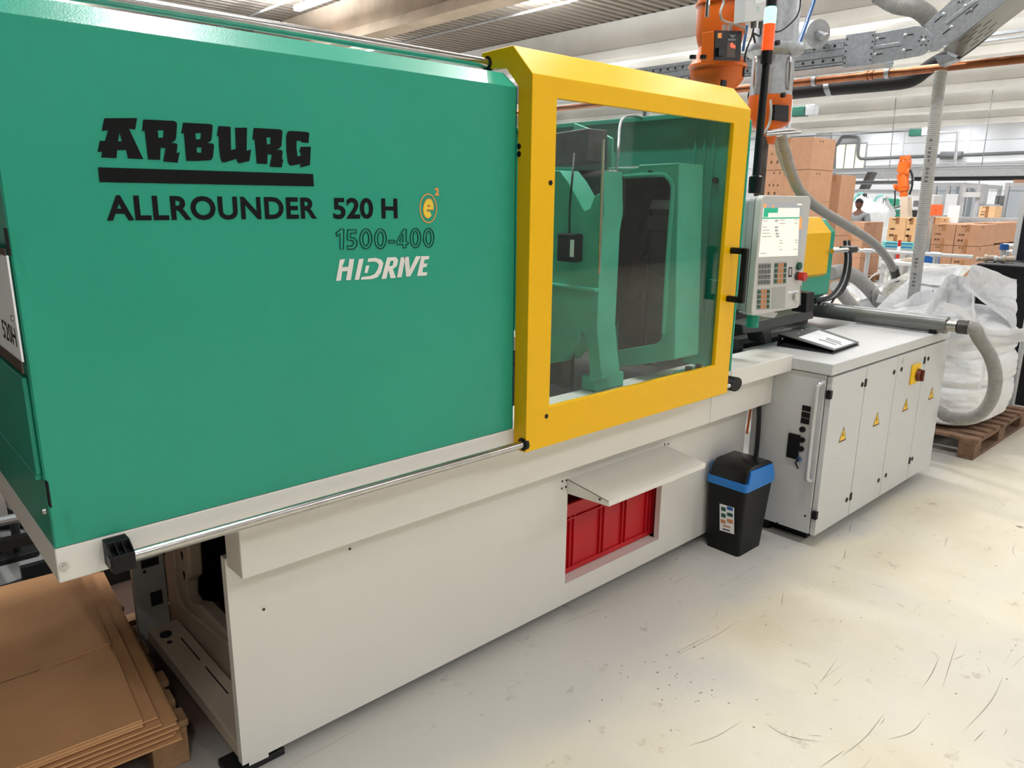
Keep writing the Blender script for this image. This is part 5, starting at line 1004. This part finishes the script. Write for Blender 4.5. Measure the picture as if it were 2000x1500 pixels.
# stack with the worker behind it
xa = 16.0; ya = AX(1689, 433, xa).y; yl = AX(1640, 432, xa).y; zt_a = AX(1688, 434, xa).z; hb = .365; wb_ = yl-ya
for j, nm in enumerate(('bottom', 'middle', 'top')):
    carton((xa, ya, zt_a-hb*(3-j)), wb_, .55, hb-.004, nm+' carton of the three-high stack in front of the worker, left face lit', 'three-high carton stack')
    carton((xa+.56, ya, zt_a-hb*(3-j)), wb_, .40, hb-.004, nm+' carton behind the front row of the stack by the worker, shaded side', 'three-high carton stack', marks=False)
pallet('pallet under the three-high carton stack by the worker', (xa+.5, ya+wb_/2, zt_a-hb*3-.146), 0, 1.0, .8, 6, 'wood', None)
# pale carton pair on teal crates
xp = 13.6; y1p, y0p = AX(1737, 425, xp).y, AX(1791, 424, xp).y; zb_p, zt_p = AX(1765, 472, xp).z, AX(1765, 425, xp).z; ym = AX(1771, 430, xp).y
carton((xp, ym+.002, zb_p), y1p-ym, .5, zt_p-zb_p, 'pale carton standing on the teal crates, nearer the worker', 'pale cartons on teal crates', 'card2')
carton((xp, y0p, zb_p), ym-y0p-.004, .5, zt_p-zb_p, 'narrow pale carton on the teal crates beside the clear hose', 'pale cartons on teal crates', 'card2')
tr_ = thing('work_table', 'grey-white work table holding teal crates and pale cartons', 'table', (xp+.2, (y0p+y1p)/2, 0))
ztb = AX(1765, 486, xp).z; obj('table_top', MB().box(xp-.1, xp+.58, y0p-.05, y1p+.1, ztb-.05, ztb), 'alu', tr_)
for x in (xp, xp+.53):
    for y in (y0p, y1p): obj('leg', MB().box(x-.025, x+.025, y-.025, y+.025, 0, ztb-.05), 'alu', tr_)
for k, nm in enumerate(('lower', 'upper')):
    z = ztb+.001+k*(zb_p-ztb-.002)/2; hh = (zb_p-ztb-.004)/2
    t = thing('stacking_crate', nm+' flat teal crate under the pale cartons', 'crate', (xp, y0p, z), 'teal crates'); obj('crate_shell', MB().box(xp-.02, xp+.55, y0p-.05, y1p+.06, z, z+hh*.95), 'teal', t, .01); obj('blue_stripe', MB().box(xp-.024, xp-.02, y0p, y1p, z+hh*.3, z+hh*.6), 'bluebox', t)
# carton beside the clear hose and the big block on the right
carton((14.2, AX(1838, 430, 14.2).y, AX(1815, 478, 14.2).z), AX(1806, 430, 14.2).y-AX(1836, 430, 14.2).y, .5, AX(1815, 424, 14.2).z-AX(1815, 478, 14.2).z, 'orange-brown carton half hidden by the clear hose', 'right carton block', 'card2')
q = AX(1836, 430, 14.2); carton((14.2, q.y, .02), AX(1806, 430, 14.2).y-q.y, .5, AX(1815, 478, 14.2).z-.025, 'carton below the orange-brown one, hidden behind the teal crates', 'right carton block', 'card2', marks=False)
xr_ = 13.7; yR = [AX(1823, 437, xr_).y, AX(1868.5, 438, xr_).y, AX(1916, 438, xr_).y]; zT = AX(1868, 437.5, xr_).z; zB = AX(1868, 479.5, xr_).z; hR = zT-zB
for j, rn in enumerate(('top', 'second', 'third')):
    for k, cn in enumerate(('outer', 'inner')):
        carton((xr_, yR[k+1]+.004, zT-hR*(j+1)), yR[k]-yR[k+1]-.008, .42, hR-.006, f'{rn}-row carton in the right block, {"by the clear hose" if k == 0 else "at its lit corner"}', 'right carton block')
    for q in range(1, 7):
        carton((xr_+q*.43, yR[2]+.004, zT-hR*(j+1)+ (.02 if q > 1 and j == 0 else 0)), yR[1]-yR[2]-.008, .42, hR-.006, f'{rn}-row carton, {["second", "third", "fourth", "fifth", "sixth", "seventh", "eighth"][q-1]} from the lit corner along the receding side', 'right carton block', marks=False)
    for q in range(1, 7):
        if j == 0: carton((xr_+q*.43, yR[1]+.004, zT-hR), yR[0]-yR[1]-.008, .42, hR-.006, f'top carton behind the outer front one, {["second", "third", "fourth", "fifth", "sixth", "seventh", "eighth"][q-1]} row back', 'right carton block', marks=False)
for k in range(3): pallet('pallet under the block of cartons at right, hidden by the rail and bag', (xr_+.5+k*1.02, (yR[0]+yR[2])/2, max(0, zT-hR*3-.146)), 0, 1.0, .8, 6, 'wood', 'pallets under the right block')
p = AX(1936, 426, 17.5); carton((17.5, AX(1942, 420, 17.5).y, AX(1930, 425, 17.5).z), AX(1911, 420, 17.5).y-AX(1942, 420, 17.5).y, .45, AX(1930, 403, 17.5).z-AX(1930, 425, 17.5).z, 'single pale carton lying on top behind the right block', 'right carton block', 'card2')
sh_ = thing('packing_bench', 'aluminium bench carrying the single pale carton', 'table', (17.6, p.y, 0)); zs_ = AX(1930, 425, 17.5).z; obj('bench_top', MB().box(17.3, 18.05, p.y-1.0, p.y+.9, zs_-.05, zs_-.001), 'alu', sh_)
for y in (p.y-.95, p.y+.85): obj('leg', MB().box(17.35, 17.41, y-.03, y+.03, 0, zs_-.05), 'alu', sh_)
# tall cartons behind the steel hopper
xt_ = 12.0; yt = [AX(px, 300, xt_).y for px in (1492, 1548, 1586)]; ztl = AX(1560, 268, xt_).z; ht = AX(1560, 268, xt_).z-AX(1560, 331, xt_).z; nh = 5
for j in range(nh):
    z = ztl-ht*(j+1)
    carton((xt_, yt[2], z if j < 4 else .002), yt[0]-yt[2], .8, ht-.006 if j < 4 else ztl-ht*4-.008, ('top', 'second', 'third', 'fourth', 'lowest')[j]+' large carton of the tall stack behind the ribbed hose', 'tall carton stack')
xm = 13.5
for k, (pa, pb, py) in enumerate(((1586, 1603, 342), (1610, 1636, 341))):
    y0_, y1_ = AX(pb, 390, xm).y, AX(pa, 390, xm).y; z1_ = AX((pa+pb)/2, py, xm).z; hh = z1_/2-.003
    for j in range(2): carton((xm+k*.05, y0_, z1_-hh*(j+1)), y1_-y0_, .6, hh-.006, f'{"upper" if j == 0 else "lower"} tall carton {"with the orange sign on it" if k == 0 else "right of the orange sign"}', 'tall carton stack', 'card2' if k == 0 else 'card', marks=False)
def sign(px, py, x, w_, h_, m, label, cat):
    p = AX(px, py, x); r = tag(obj('hanging_sign' if m == 'orangep' else 'paper_sheet', MB().box(x-.01, x+.01, p.y-w_/2, p.y+w_/2, p.z-h_/2, p.z+h_/2), m), label, cat); return p, r
p, r = sign(1592, 333, xm-.01, .22, .17, 'orangep', 'orange card on top of the tall pale carton', 'sign')
for dy in (-.04, .04): obj('eyelet', MB().cyl((xm-.022, p.y+dy, p.z), (xm-.02, p.y+dy, p.z), .012, 8), 'bright', r)
p, r = sign(1822, 410, 14.0, .30, .18, 'orangep', 'orange card beside the clear hose over the cartons', 'sign')
for dy in (-.05, .05): obj('eyelet', MB().cyl((13.988, p.y+dy, p.z), (13.99, p.y+dy, p.z), .01, 8), 'redp', r)
tag(obj('sign_post', MB().box(14.0, 14.02, p.y-.03, p.y+.03, .0, p.z-.09), 'alu'), 'thin post holding the orange card beside the clear hose', 'post')
sign(1862, 421, 14.6, .17, .34, 'paper', 'white paper sheet propped on the right carton block', 'paper'); sign(1857, 400, 19.44, .25, .48, 'paper', 'white sheet hung behind the propped paper, grey mark below', 'paper')
# ------------------------------------------------------------------ worker
pw = thing('person', 'person in a grey T-shirt with short black hair looking down behind the carton stack', 'person', (17.35, 0, 0))
xw = 17.35; hp_ = AX(1681, 389, xw); pw.location = (xw, hp_.y, 0); pw['_l'] = [xw, hp_.y, 0]; S = hp_.z/1.78; by_ = hp_.y
def skin(nm, V, E, m, par, root=0, lv=2):
    me = bpy.data.meshes.new(nm); me.from_pydata([v[0] for v in V], E, []); o = bpy.data.objects.new(nm, me); COL.objects.link(o)
    s = o.modifiers.new('s', 'SKIN'); sub = o.modifiers.new('u', 'SUBSURF'); sub.levels = lv; sub.render_levels = lv
    for d_, v in zip(me.skin_vertices[0].data, V): d_.radius = v[1] if isinstance(v[1], tuple) else (v[1], v[1])
    me.skin_vertices[0].data[root].use_root = True
    dg = bpy.context.evaluated_depsgraph_get(); m2 = bpy.data.meshes.new_from_object(o.evaluated_get(dg)); bpy.data.objects.remove(o)
    return obj(nm, m2, m, par, ang=180)
P3 = lambda f, l, u: (xw-f*S, by_+l*S, u*S)      # forward (-x), left, up
V = [(P3(0, 0, .98), (.15, .11)), (P3(0, 0, 1.15), (.15, .11)), (P3(.01, 0, 1.33), (.17, .12)), (P3(0, 0, 1.45), (.11, .08)), (P3(.015, 0, 1.52), .055), (P3(.03, 0, 1.58), .05)]
E_ = [(0, 1), (1, 2), (2, 3), (3, 4), (4, 5)]
for s in (1, -1):
    n0 = len(V); V += [(P3(0, .17*s, 1.41), .07), (P3(.03, .245*s, 1.22), .048), (P3(.20, .235*s, 1.05), .038), (P3(.33, .18*s, 1.02), .03), (P3(.40, .16*s, 1.0), (.04, .022)), (P3(0, .09*s, .90), .10), (P3(.01, .10*s, .50), .062), (P3(0, .10*s, .09), .042), (P3(.13, .11*s, .04), (.04, .03))]
    E_ += [(3, n0), (n0, n0+1), (n0+1, n0+2), (n0+2, n0+3), (n0+3, n0+4), (0, n0+5), (n0+5, n0+6), (n0+6, n0+7), (n0+7, n0+8)]
    for q, (dy, ln) in enumerate(((.03, .07), (.012, .085), (-.006, .08), (-.022, .065))): V += [(P3(.43, .16*s+dy, .995), .010), (P3(.43+ln*.6, .16*s+dy*1.1, .985), .009), (P3(.43+ln, .16*s+dy*1.1, .965), .008)]; E_ += [(n0+4, len(V)-3), (len(V)-3, len(V)-2), (len(V)-2, len(V)-1)]
    V += [(P3(.40, .16*s-.035*s, .995), .011), (P3(.44, .16*s-.05*s, .985), .009)]; E_ += [(n0+4, len(V)-2), (len(V)-2, len(V)-1)]
skin('body', V, E_, 'skin', pw)
V = [(P3(0, 0, .95), (.165, .125)), (P3(0, 0, 1.15), (.165, .125)), (P3(.01, 0, 1.33), (.185, .135)), (P3(0, 0, 1.455), (.12, .09)), (P3(0, 0, 1.49), (.075, .07))]; E_ = [(0, 1), (1, 2), (2, 3), (3, 4)]
for s in (1, -1): n0 = len(V); V += [(P3(0, .18*s, 1.41), .085), (P3(.02, .235*s, 1.27), .068), (P3(.03, .245*s, 1.22), .066)]; E_ += [(3, n0), (n0, n0+1), (n0+1, n0+2)]
skin('shirt', V, E_, 'shirt', pw)
V = [(P3(0, 0, 1.0), (.16, .12)), (P3(0, 0, .93), (.16, .12))]; E_ = [(0, 1)]
for s in (1, -1): n0 = len(V); V += [(P3(0, .09*s, .86), .11), (P3(.01, .10*s, .5), .075), (P3(0, .10*s, .1), .06)]; E_ += [(1, n0), (n0, n0+1), (n0+1, n0+2)]
skin('trousers', V, E_, 'jeans', pw)
hd_ = MB(); bmesh.ops.create_icosphere(hd_.bm, subdivisions=4, radius=1)
for v in hd_.bm.verts:
    c = v.co.copy(); f, l, u = -c.x, c.y, c.z
    w2 = 1-.22*max(0, -u)**1.5; F = f*.098*(1 if u > -.2 else 1+.05*u); Lx = l*.076*w2; U = u*.118
    if f > .5:
        n_ = math.exp(-(l/.14)**2); F += .022*n_*math.exp(-((u+.12)/.14)**2)+.008*n_*math.exp(-((u-.15)/.2)**2)
        F += .008*math.exp(-(l/.3)**2)*math.exp(-((u+.48)/.06)**2)-.006*math.exp(-(l/.3)**2)*math.exp(-((u+.42)/.03)**2)
        for s in (1, -1): F -= .012*math.exp(-((l-.36*s)/.16)**2)*math.exp(-((u-.06)/.10)**2)
    til = .35; F2, U2 = F*math.cos(til)+U*math.sin(til), U*math.cos(til)-F*math.sin(til)
    v.co = Vector(P3(.05+F2, Lx, 1.665+U2))
head = obj('head', hd_, 'skin', pw, ang=180)
HP = lambda f, l, u: P3(.05+f*math.cos(.35)+u*math.sin(.35), l, 1.665+u*math.cos(.35)-f*math.sin(.35))
for s in (1, -1):
    obj('ear', MB().ball(HP(-.005, .077*s, -.005), .028*S, (.6, .35, 1), 10, 8), 'skin', head); obj('eye', MB().ball(HP(.078, .030*s, .008), .0095*S, (1, 1, .7), 10, 8), 'ledgrey2', head); obj('pupil', MB().ball(HP(.0855, .030*s, .004), .0065*S, (1, 1, 1), 8, 6), 'hair', head); obj('eyebrow', MB().tube([HP(.088, .012*s, .03), HP(.088, .032*s, .036), HP(.078, .05*s, .03)], .004*S, 6), 'hair', head)
obj('mouth', MB().tube([HP(.083, -.024, -.062), HP(.09, 0, -.060), HP(.083, .024, -.062)], .004*S, 6), 'redp' if False else 'ink', head)
hr = MB(); bmesh.ops.create_icosphere(hr.bm, subdivisions=4, radius=1); kill = []
for v in hr.bm.verts:
    f, l, u = -v.co.x, v.co.y, v.co.z
    if u < .30*f+.14 or (f > .55 and u < .5): kill.append(v)
    v.co = Vector(HP(f*.104-.003, l*.082, u*.126+.004))
bmesh.ops.delete(hr.bm, geom=kill, context='VERTS'); bmesh.ops.solidify(hr.bm, geom=hr.bm.faces[:], thickness=-.006); obj('hair', hr, 'hair', head, ang=180)
# ------------------------------------------------------------------ orange robot and the green machine
rbt = thing('industrial_robot', 'orange jointed robot arm folded upright on a beige column', 'robot', (15.5, 5.9, 0)); xb_ = 15.5
R = lambda px, py, d=0: AX(px, py, xb_+d)
K3 = 14.6/1459
col_ = obj('robot_column', MB().prism([R(1757, 425), R(1759, 384), R(1772, 384), R(1774, 425)], (.22, 0, 0)), 'beige', rbt, .01); b0_ = R(1765, 424)
obj('column_base', MB().box(xb_-.05, xb_+.3, b0_.y-.14, b0_.y+.14, 0, b0_.z), 'ledgrey2', rbt)
def link(nm, pts, r, m='orange'): return obj(nm, MB().tube(smooth([R(px, py, .1+d) for px, py, d in pts], 4), r, 14), m, rbt)
link('robot_base', [(1765, 384, 0), (1765, 372, 0), (1765, 366, 0)], [.07]*4+[.10]*4+[.085])
link('shoulder', [(1752, 366, -.02), (1758, 366, 0), (1774, 362, 0)], .075)
link('lower_arm', [(1765, 366, 0), (1764, 352, 0), (1762, 340, 0)], .10)
link('elbow', [(1756, 338, -.03), (1764, 337, 0), (1776, 336, .03)], .105)
link('upper_arm', [(1764, 336, 0), (1766, 325, 0), (1768, 316, 0)], .115)
link('wrist', [(1760, 318, -.04), (1768, 316, 0), (1777, 314, 0)], .085)
link('robot_head', [(1768, 312, 0), (1768, 307, 0), (1768, 305, 0)], .10)
link('wrist_motor', [(1747, 366, -.02), (1751, 364, -.02)], .06)
link('tool_rod', [(1748, 372, -.02), (1748, 390, -.02), (1747, 402, -.02)], .012, 'black')
link('robot_cable', [(1778, 332, 0), (1782, 345, 0), (1781, 365, 0), (1776, 380, 0)], .02, 'rubber')
gm = thing('small_machine', 'distant green machine with a stepped body beside the rear bags', 'machine', (21.5, 8.4, 0)); G = lambda px, py, d=0: AX(px, py, 21.5+d)
obj('machine_hood', MB().prism([G(*p) for p in ((1716, 386), (1741, 388), (1740, 402), (1724, 404))], (.6, 0, 0)), 'green', gm, .02)
obj('machine_body', MB().prism([G(*p) for p in ((1718, 412), (1766, 408), (1766, 422), (1738, 430), (1733, 440), (1722, 442), (1716, 418))], (.6, 0, 0)), 'green', gm, .02)
obj('machine_neck', MB().prism([G(*p) for p in ((1725, 402), (1737, 401), (1736, 432), (1726, 432))], (.4, 0, 0)), 'green', gm, .02)
g0 = G(1740, 436); obj('machine_bed', MB().box(21.45, 22.2, g0.y-.7, g0.y+.5, 0, g0.z), 'ledgrey2', gm)
obj('guard_hoop', MB().tube(smooth([G(1704, 405, -.3), G(1730, 408, -.3), G(1755, 404, -.3), G(1775, 392, -.3)], 6), .022, 8).tube(smooth([G(1711, 412, -.3), G(1735, 417, -.3), G(1757, 414, -.3), G(1768, 402, -.3)], 6), .022, 8), 'key', gm)
p = G(1771, 417); tag(obj('yellow_canister', MB().cyl((18.6, AX(1772, 420, 18.6).y, AX(1772, 422, 18.6).z), (18.6, AX(1772, 420, 18.6).y, AX(1772, 407, 18.6).z), .06, 12), 'bright'), 'small yellow canister right of the distant green machine', 'canister')
tt = thing('side_table', 'low grey side table under the yellow canister', 'table', (18.7, 6.6, 0)); cpt = AX(1772, 422.5, 18.6); obj('table_top', MB().box(18.4, 19.0, cpt.y-.8, cpt.y+.2, cpt.z-.05, cpt.z-.002), 'darksteel', tt)
for y in (cpt.y-.75, cpt.y+.15): obj('leg', MB().box(18.68, 18.74, y-.03, y+.03, 0, cpt.z-.05), 'darksteel', tt)
for k in range(4):
    q = AX(1781+k*5.4, 418, 18.6); tag(obj('valve', MB().cyl((18.6, q.y, cpt.z), (18.6, q.y, cpt.z+.10), .028, 10).ball((18.6, q.y, cpt.z+.12), .035, (1, 1, 1), 10, 6), 'darksteel'), ('first', 'second', 'third', 'fourth')[k]+' small dark valve from the yellow canister in the row', 'valve', 'row of valves')
for k, (px0, px1, pt_, pb_, sd) in enumerate(((1637, 1700, 384, 436, 12.2), (1690, 1726, 388, 440, 15.7))):
    xg = 18.5+k*1.25; ya_, yb_ = AX(px1, 410, xg).y, AX(px0, 410, xg).y; zt_g = AX((px0+px1)/2, pt_, xg).z
    t = thing('bulk_bag', 'full white bulk bag behind the worker, '+('nearer the tall cartons' if k == 0 else 'next to the distant green machine'), 'bulk bag', (xg+.5, (ya_+yb_)/2, 0), 'white bags behind the worker'); o = obj('bag_body', big_bag(.5, (yb_-ya_)/2*.98, zt_g*.97, sd, .82), 'bag', t, ang=80); o.matrix_parent_inverse = Matrix.Identity(4)
    tz_ = AX((px0+px1)/2, pt_-3, xg); obj('green_tie', MB().tube(smooth([tz_+Vector((.3, .15, -.15)), tz_+Vector((.2, 0, .02)), tz_+Vector((.2, -.12, .05))], 5), .025, 8), 'teal', t)
mc2 = thing('white_cabinet', 'white machine cabinet box right of the robot, partly behind the clear hose', 'cabinet', (16.5, 5.2, 0)); a, c = AX(1785, 380, 16.5), AX(1822, 404, 16.5)
obj('cabinet_head', MB().box(16.5, 17.0, c.y, a.y, c.z, a.z), 'cab', mc2, .02); obj('cabinet_stem', MB().box(16.6, 16.9, (a.y+c.y)/2-.12, (a.y+c.y)/2+.12, 0, c.z), 'cab', mc2); obj('dark_window', MB().boxc((16.498, (a.y+c.y)/2+.1, (a.z+c.z)/2-.06), (.004, .16, .12)), 'key', mc2)
obj('top_bar', MB().box(16.5, 16.56, a.y-.1, a.y+.35, a.z-.02, a.z+.04), 'alu', mc2)
# aluminium cells at right
def cell(nm, x, px0, px1, py0, label, npost, dpt):
    ya_, yb_ = AX(px1, 400, x).y, AX(px0, 400, x).y; zt_c = AX((px0+px1)/2, py0, x).z; r = thing(nm, label, 'machine enclosure', (x, (ya_+yb_)/2, 0))
    for k in range(npost+1):
        y = ya_+(yb_-ya_)*k/npost
        for xx in (x, x+dpt): obj('post', MB().box(xx-.04, xx+.04, y-.04, y+.04, 0, zt_c), 'alu', r)
    for z in (zt_c-.04, zt_c*.62, .9):
        obj('cross_bar', MB().box(x-.03, x+.03, ya_, yb_, z-.04, z+.04).box(x+dpt-.03, x+dpt+.03, ya_, yb_, z-.04, z+.04).box(x, x+dpt, ya_-.03, ya_+.03, z-.04, z+.04), 'alu', r)
    for k in range(npost):
        y0_, y1_ = ya_+(yb_-ya_)*k/npost+.04, ya_+(yb_-ya_)*(k+1)/npost-.04; obj('pane', MB().box(x-.005, x+.005, y0_, y1_, .94, zt_c-.08), 'cellglass', r)
    return r
cell('robot_cell', 19.5, 1822, 1874, 357, 'grey aluminium robot cell with glass panes behind the propped paper', 2, 1.6)
cell('robot_cell', 18.2, 1880, 1908, 360, 'narrow aluminium enclosure left of the single pale carton', 1, 1.4)
cell('robot_cell', 19.0, 1962, 2040, 357, 'tall aluminium enclosure at the picture edge above the carton row', 2, 1.5)
a = AX(1883, 380, 18.1); tag(obj('white_beam', MB().box(18.05, 18.12, AX(1915, 381, 18.1).y, a.y, a.z-.05, a.z+.05), 'cab'), 'white horizontal beam across the narrow aluminium enclosure', 'beam'); 
for px, lb in ((1948, 'pale grey unit on the wall bracket above the single carton'), (1956, 'second pale grey unit on the wall bracket, by the tall enclosure')): q = AX(px, 392, 18.6); tag(obj('control_unit', MB().boxc(q, (.12, .06, .2)), 'key'), lb, 'device', 'units on the bracket')
q = AX(1935, 399, 18.7); tag(obj('bracket_shelf', MB().box(18.5, 18.8, AX(1958, 399, 18.7).y, AX(1908, 399, 18.7).y, q.z-.03, q.z), 'alu'), 'thin shelf with two grey units behind the single carton', 'shelf')
tag(obj('stacked_case', MB().box(21.2, 21.8, AX(2040, 350, 21.2).y, AX(1980, 350, 21.2).y, AX(2000, 357, 21.2).z, AX(2000, 351, 21.2).z), 'card'), 'flat brown case on the tall enclosure at the edge', 'case')
# ------------------------------------------------------------------ near right: railing, tables, dark cabinet
xg = 9.0; g0, g1 = AX(1652, 487, xg), AX(1900, 503, xg); zr = (g0.z+AX(1870, 500, xg).z)/2
rlg = thing('guard_rail', 'white tube guard rail with posts in front of the cartons', 'railing', (xg, (g0.y+g1.y)/2, 0)); obj('top_rail', MB().cyl((xg, g1.y, zr), (xg, g0.y+.3, zr), .02, 12), 'cab', rlg)
for px in (1661, 1695, 1828): y = AX(px, 500, xg).y; obj('post', MB().cyl((xg, y, 0), (xg, y, zr), .024, 10), 'alu', rlg); obj('tee', MB().cyl((xg, y-.05, zr), (xg, y+.05, zr), .027, 10), 'alu', rlg)
xs_ = 10.2; y1_, y0_ = AX(1718, 520, xs_).y, AX(1782, 520, xs_).y; zts = AX(1750, 512, xs_).z
wt = thing('frame_table', 'cream-topped frame table behind the long hose end', 'table', (xs_+.3, (y0_+y1_)/2, 0)); obj('table_top', MB().box(xs_, xs_+.6, y0_, y1_, zts-.04, zts), 'cab', wt, .005)
for x in (xs_+.03, xs_+.57):
    for y in (y0_+.03, (y0_+y1_)/2, y1_-.03): obj('leg', MB().box(x-.02, x+.02, y-.02, y+.02, 0, zts-.04), 'alu', wt)
obj('rung', MB().box(xs_+.02, xs_+.05, y0_, y1_, zts*.55, zts*.55+.04), 'alu', wt)
q = AX(1778, 508, xs_+.2); tag(obj('hand_tool', MB().box(q.x-.06, q.x+.06, q.y-.06, q.y+.05, zts+.001, zts+.05).cyl((q.x, q.y+.12, zts+.02), (q.x, q.y, zts+.03), .015, 8), 'beige'), 'small beige tool on the cream-topped table', 'tool')
q = AX(1755, 490, 11.2); pb = thing('barrier_post', 'short red and white striped post in front of the teal crates', 'post', (11.2, q.y, 0))
zq = AX(1755, 469, 11.2).z
for k in range(8): z1_ = zq-k*.085; obj('stripe', MB().cyl((11.2, q.y, z1_-.085), (11.2, q.y, z1_), .022, 12), 'redp' if k % 2 == 0 else 'paper', pb)
obj('post_stem', MB().cyl((11.2, q.y, 0), (11.2, q.y, zq-.68), .018, 10).cyl((11.2, q.y, 0), (11.2, q.y, .02), .12, 16), 'paper', pb)
a, c = AX(1802, 493, 9.6), AX(1818, 525, 9.6); tag(obj('blue_canister', MB().box(9.6, 9.85, c.y, a.y, c.z-.25, a.z), 'bluebox'), 'blue plastic canister right of the clear hose behind the bag', 'canister')
tag(obj('canister_stand', MB().box(9.55, 9.9, c.y-.03, a.y+.03, 0, c.z-.251), 'darksteel'), 'dark stand below the blue canister', 'stand')
dc = thing('dark_cabinet', 'tall dark navy cabinet with a white edge at the right picture border', 'cabinet', (8.2, 1.5, 0)); xd = 8.2
e0, e1 = AX(1979, 516, xd), AX(1996, 412, xd); yv = (e0.y+e1.y)/2
obj('white_edge', MB().box(xd-.02, xd+.02, yv-.02, yv+.02, 0.2, e1.z), 'cab', dc); obj('panel', MB().box(xd+.0, xd+.04, yv-1.6, yv-.02, 0, e1.z-.03), 'navy', dc); obj('side_panel', MB().box(xd+.04, xd+.8, yv-.06, yv-.02, 0, e1.z-.03), 'navy', dc)
xk = 7.3; b0_, b1_ = AX(1905, 522, xk), AX(2060, 522, xk); zk_ = AX(1950, 516, xk).z
bb_ = tag(obj('black_chest', MB().box(xk, xk+.75, b1_.y, b0_.y, 0.0, zk_), 'black', None, .02), 'black chest behind the white bag with fittings lying on top', 'chest')
for k, (px, py, ln, r_, m, lb) in enumerate(((1915, 510, .07, .016, 'beige', 'beige pipe fitting at the left end on the black chest'), (1932, 509, .075, .026, 'beige', 'thick beige fitting in the middle on the black chest'), (1951, 507, .07, .022, 'cab', 'pale fitting on the black chest below the blue valve'), (1967, 507, .07, .026, 'beige', 'beige fitting at the right end on the black chest'))):
    q = AX(px, py, xk+.2); tag(obj('pipe_fitting', MB().cyl((xk+.2, q.y+ln/2, zk_+r_*1.25), (xk+.25, q.y-ln/2, zk_+r_*1.25), r_, 12).cyl((xk+.2, q.y+ln/2, zk_+r_*1.25), (xk+.2, q.y+ln/2-.02, zk_+r_*1.25), r_*1.25, 12), m), lb, 'fitting', 'fittings on the black chest')
q = AX(1951, 494, xk+.3); vl = thing('blue_valve', 'blue-headed valve standing on the black chest', 'valve', (xk+.3, q.y, zk_)); obj('valve_body', MB().cyl((xk+.42, q.y, zk_), (xk+.42, q.y, zk_+.10), .022, 12), 'alu', vl); obj('valve_head', MB().cyl((xk+.42, q.y, zk_+.10), (xk+.42, q.y, zk_+.15), .034, 12), 'bluebox', vl)
q0, q1 = AX(1958, 490, 9.2), AX(1985, 480, 9.2); tag(obj('rail_pair', MB().cyl((9.2, q1.y-.2, q0.z), (9.2, q0.y, q0.z), .018, 8).cyl((9.2, q1.y-.2, q0.z+.06), (9.2, q0.y, q0.z+.06), .018, 8).cyl((9.2, q0.y-.05, 0), (9.2, q0.y-.05, q0.z+.06), .018, 8).cyl((9.2, q1.y-.1, 0), (9.2, q1.y-.1, q0.z+.06), .018, 8), 'alu'), 'double tube rail beside the dark navy cabinet', 'rail')
for px, m, lb in ((1992, 'zinc', 'grey upright pole behind the white bag at the right edge'),): a = AZ(px+2, 835, 0); tag(obj('upright_pole', MB().cyl((7.0, AX(1992, 700, 7.0).y, 0), (7.0, AX(1992, 700, 7.0).y, 1.15), .02, 10), m), lb, 'pole')
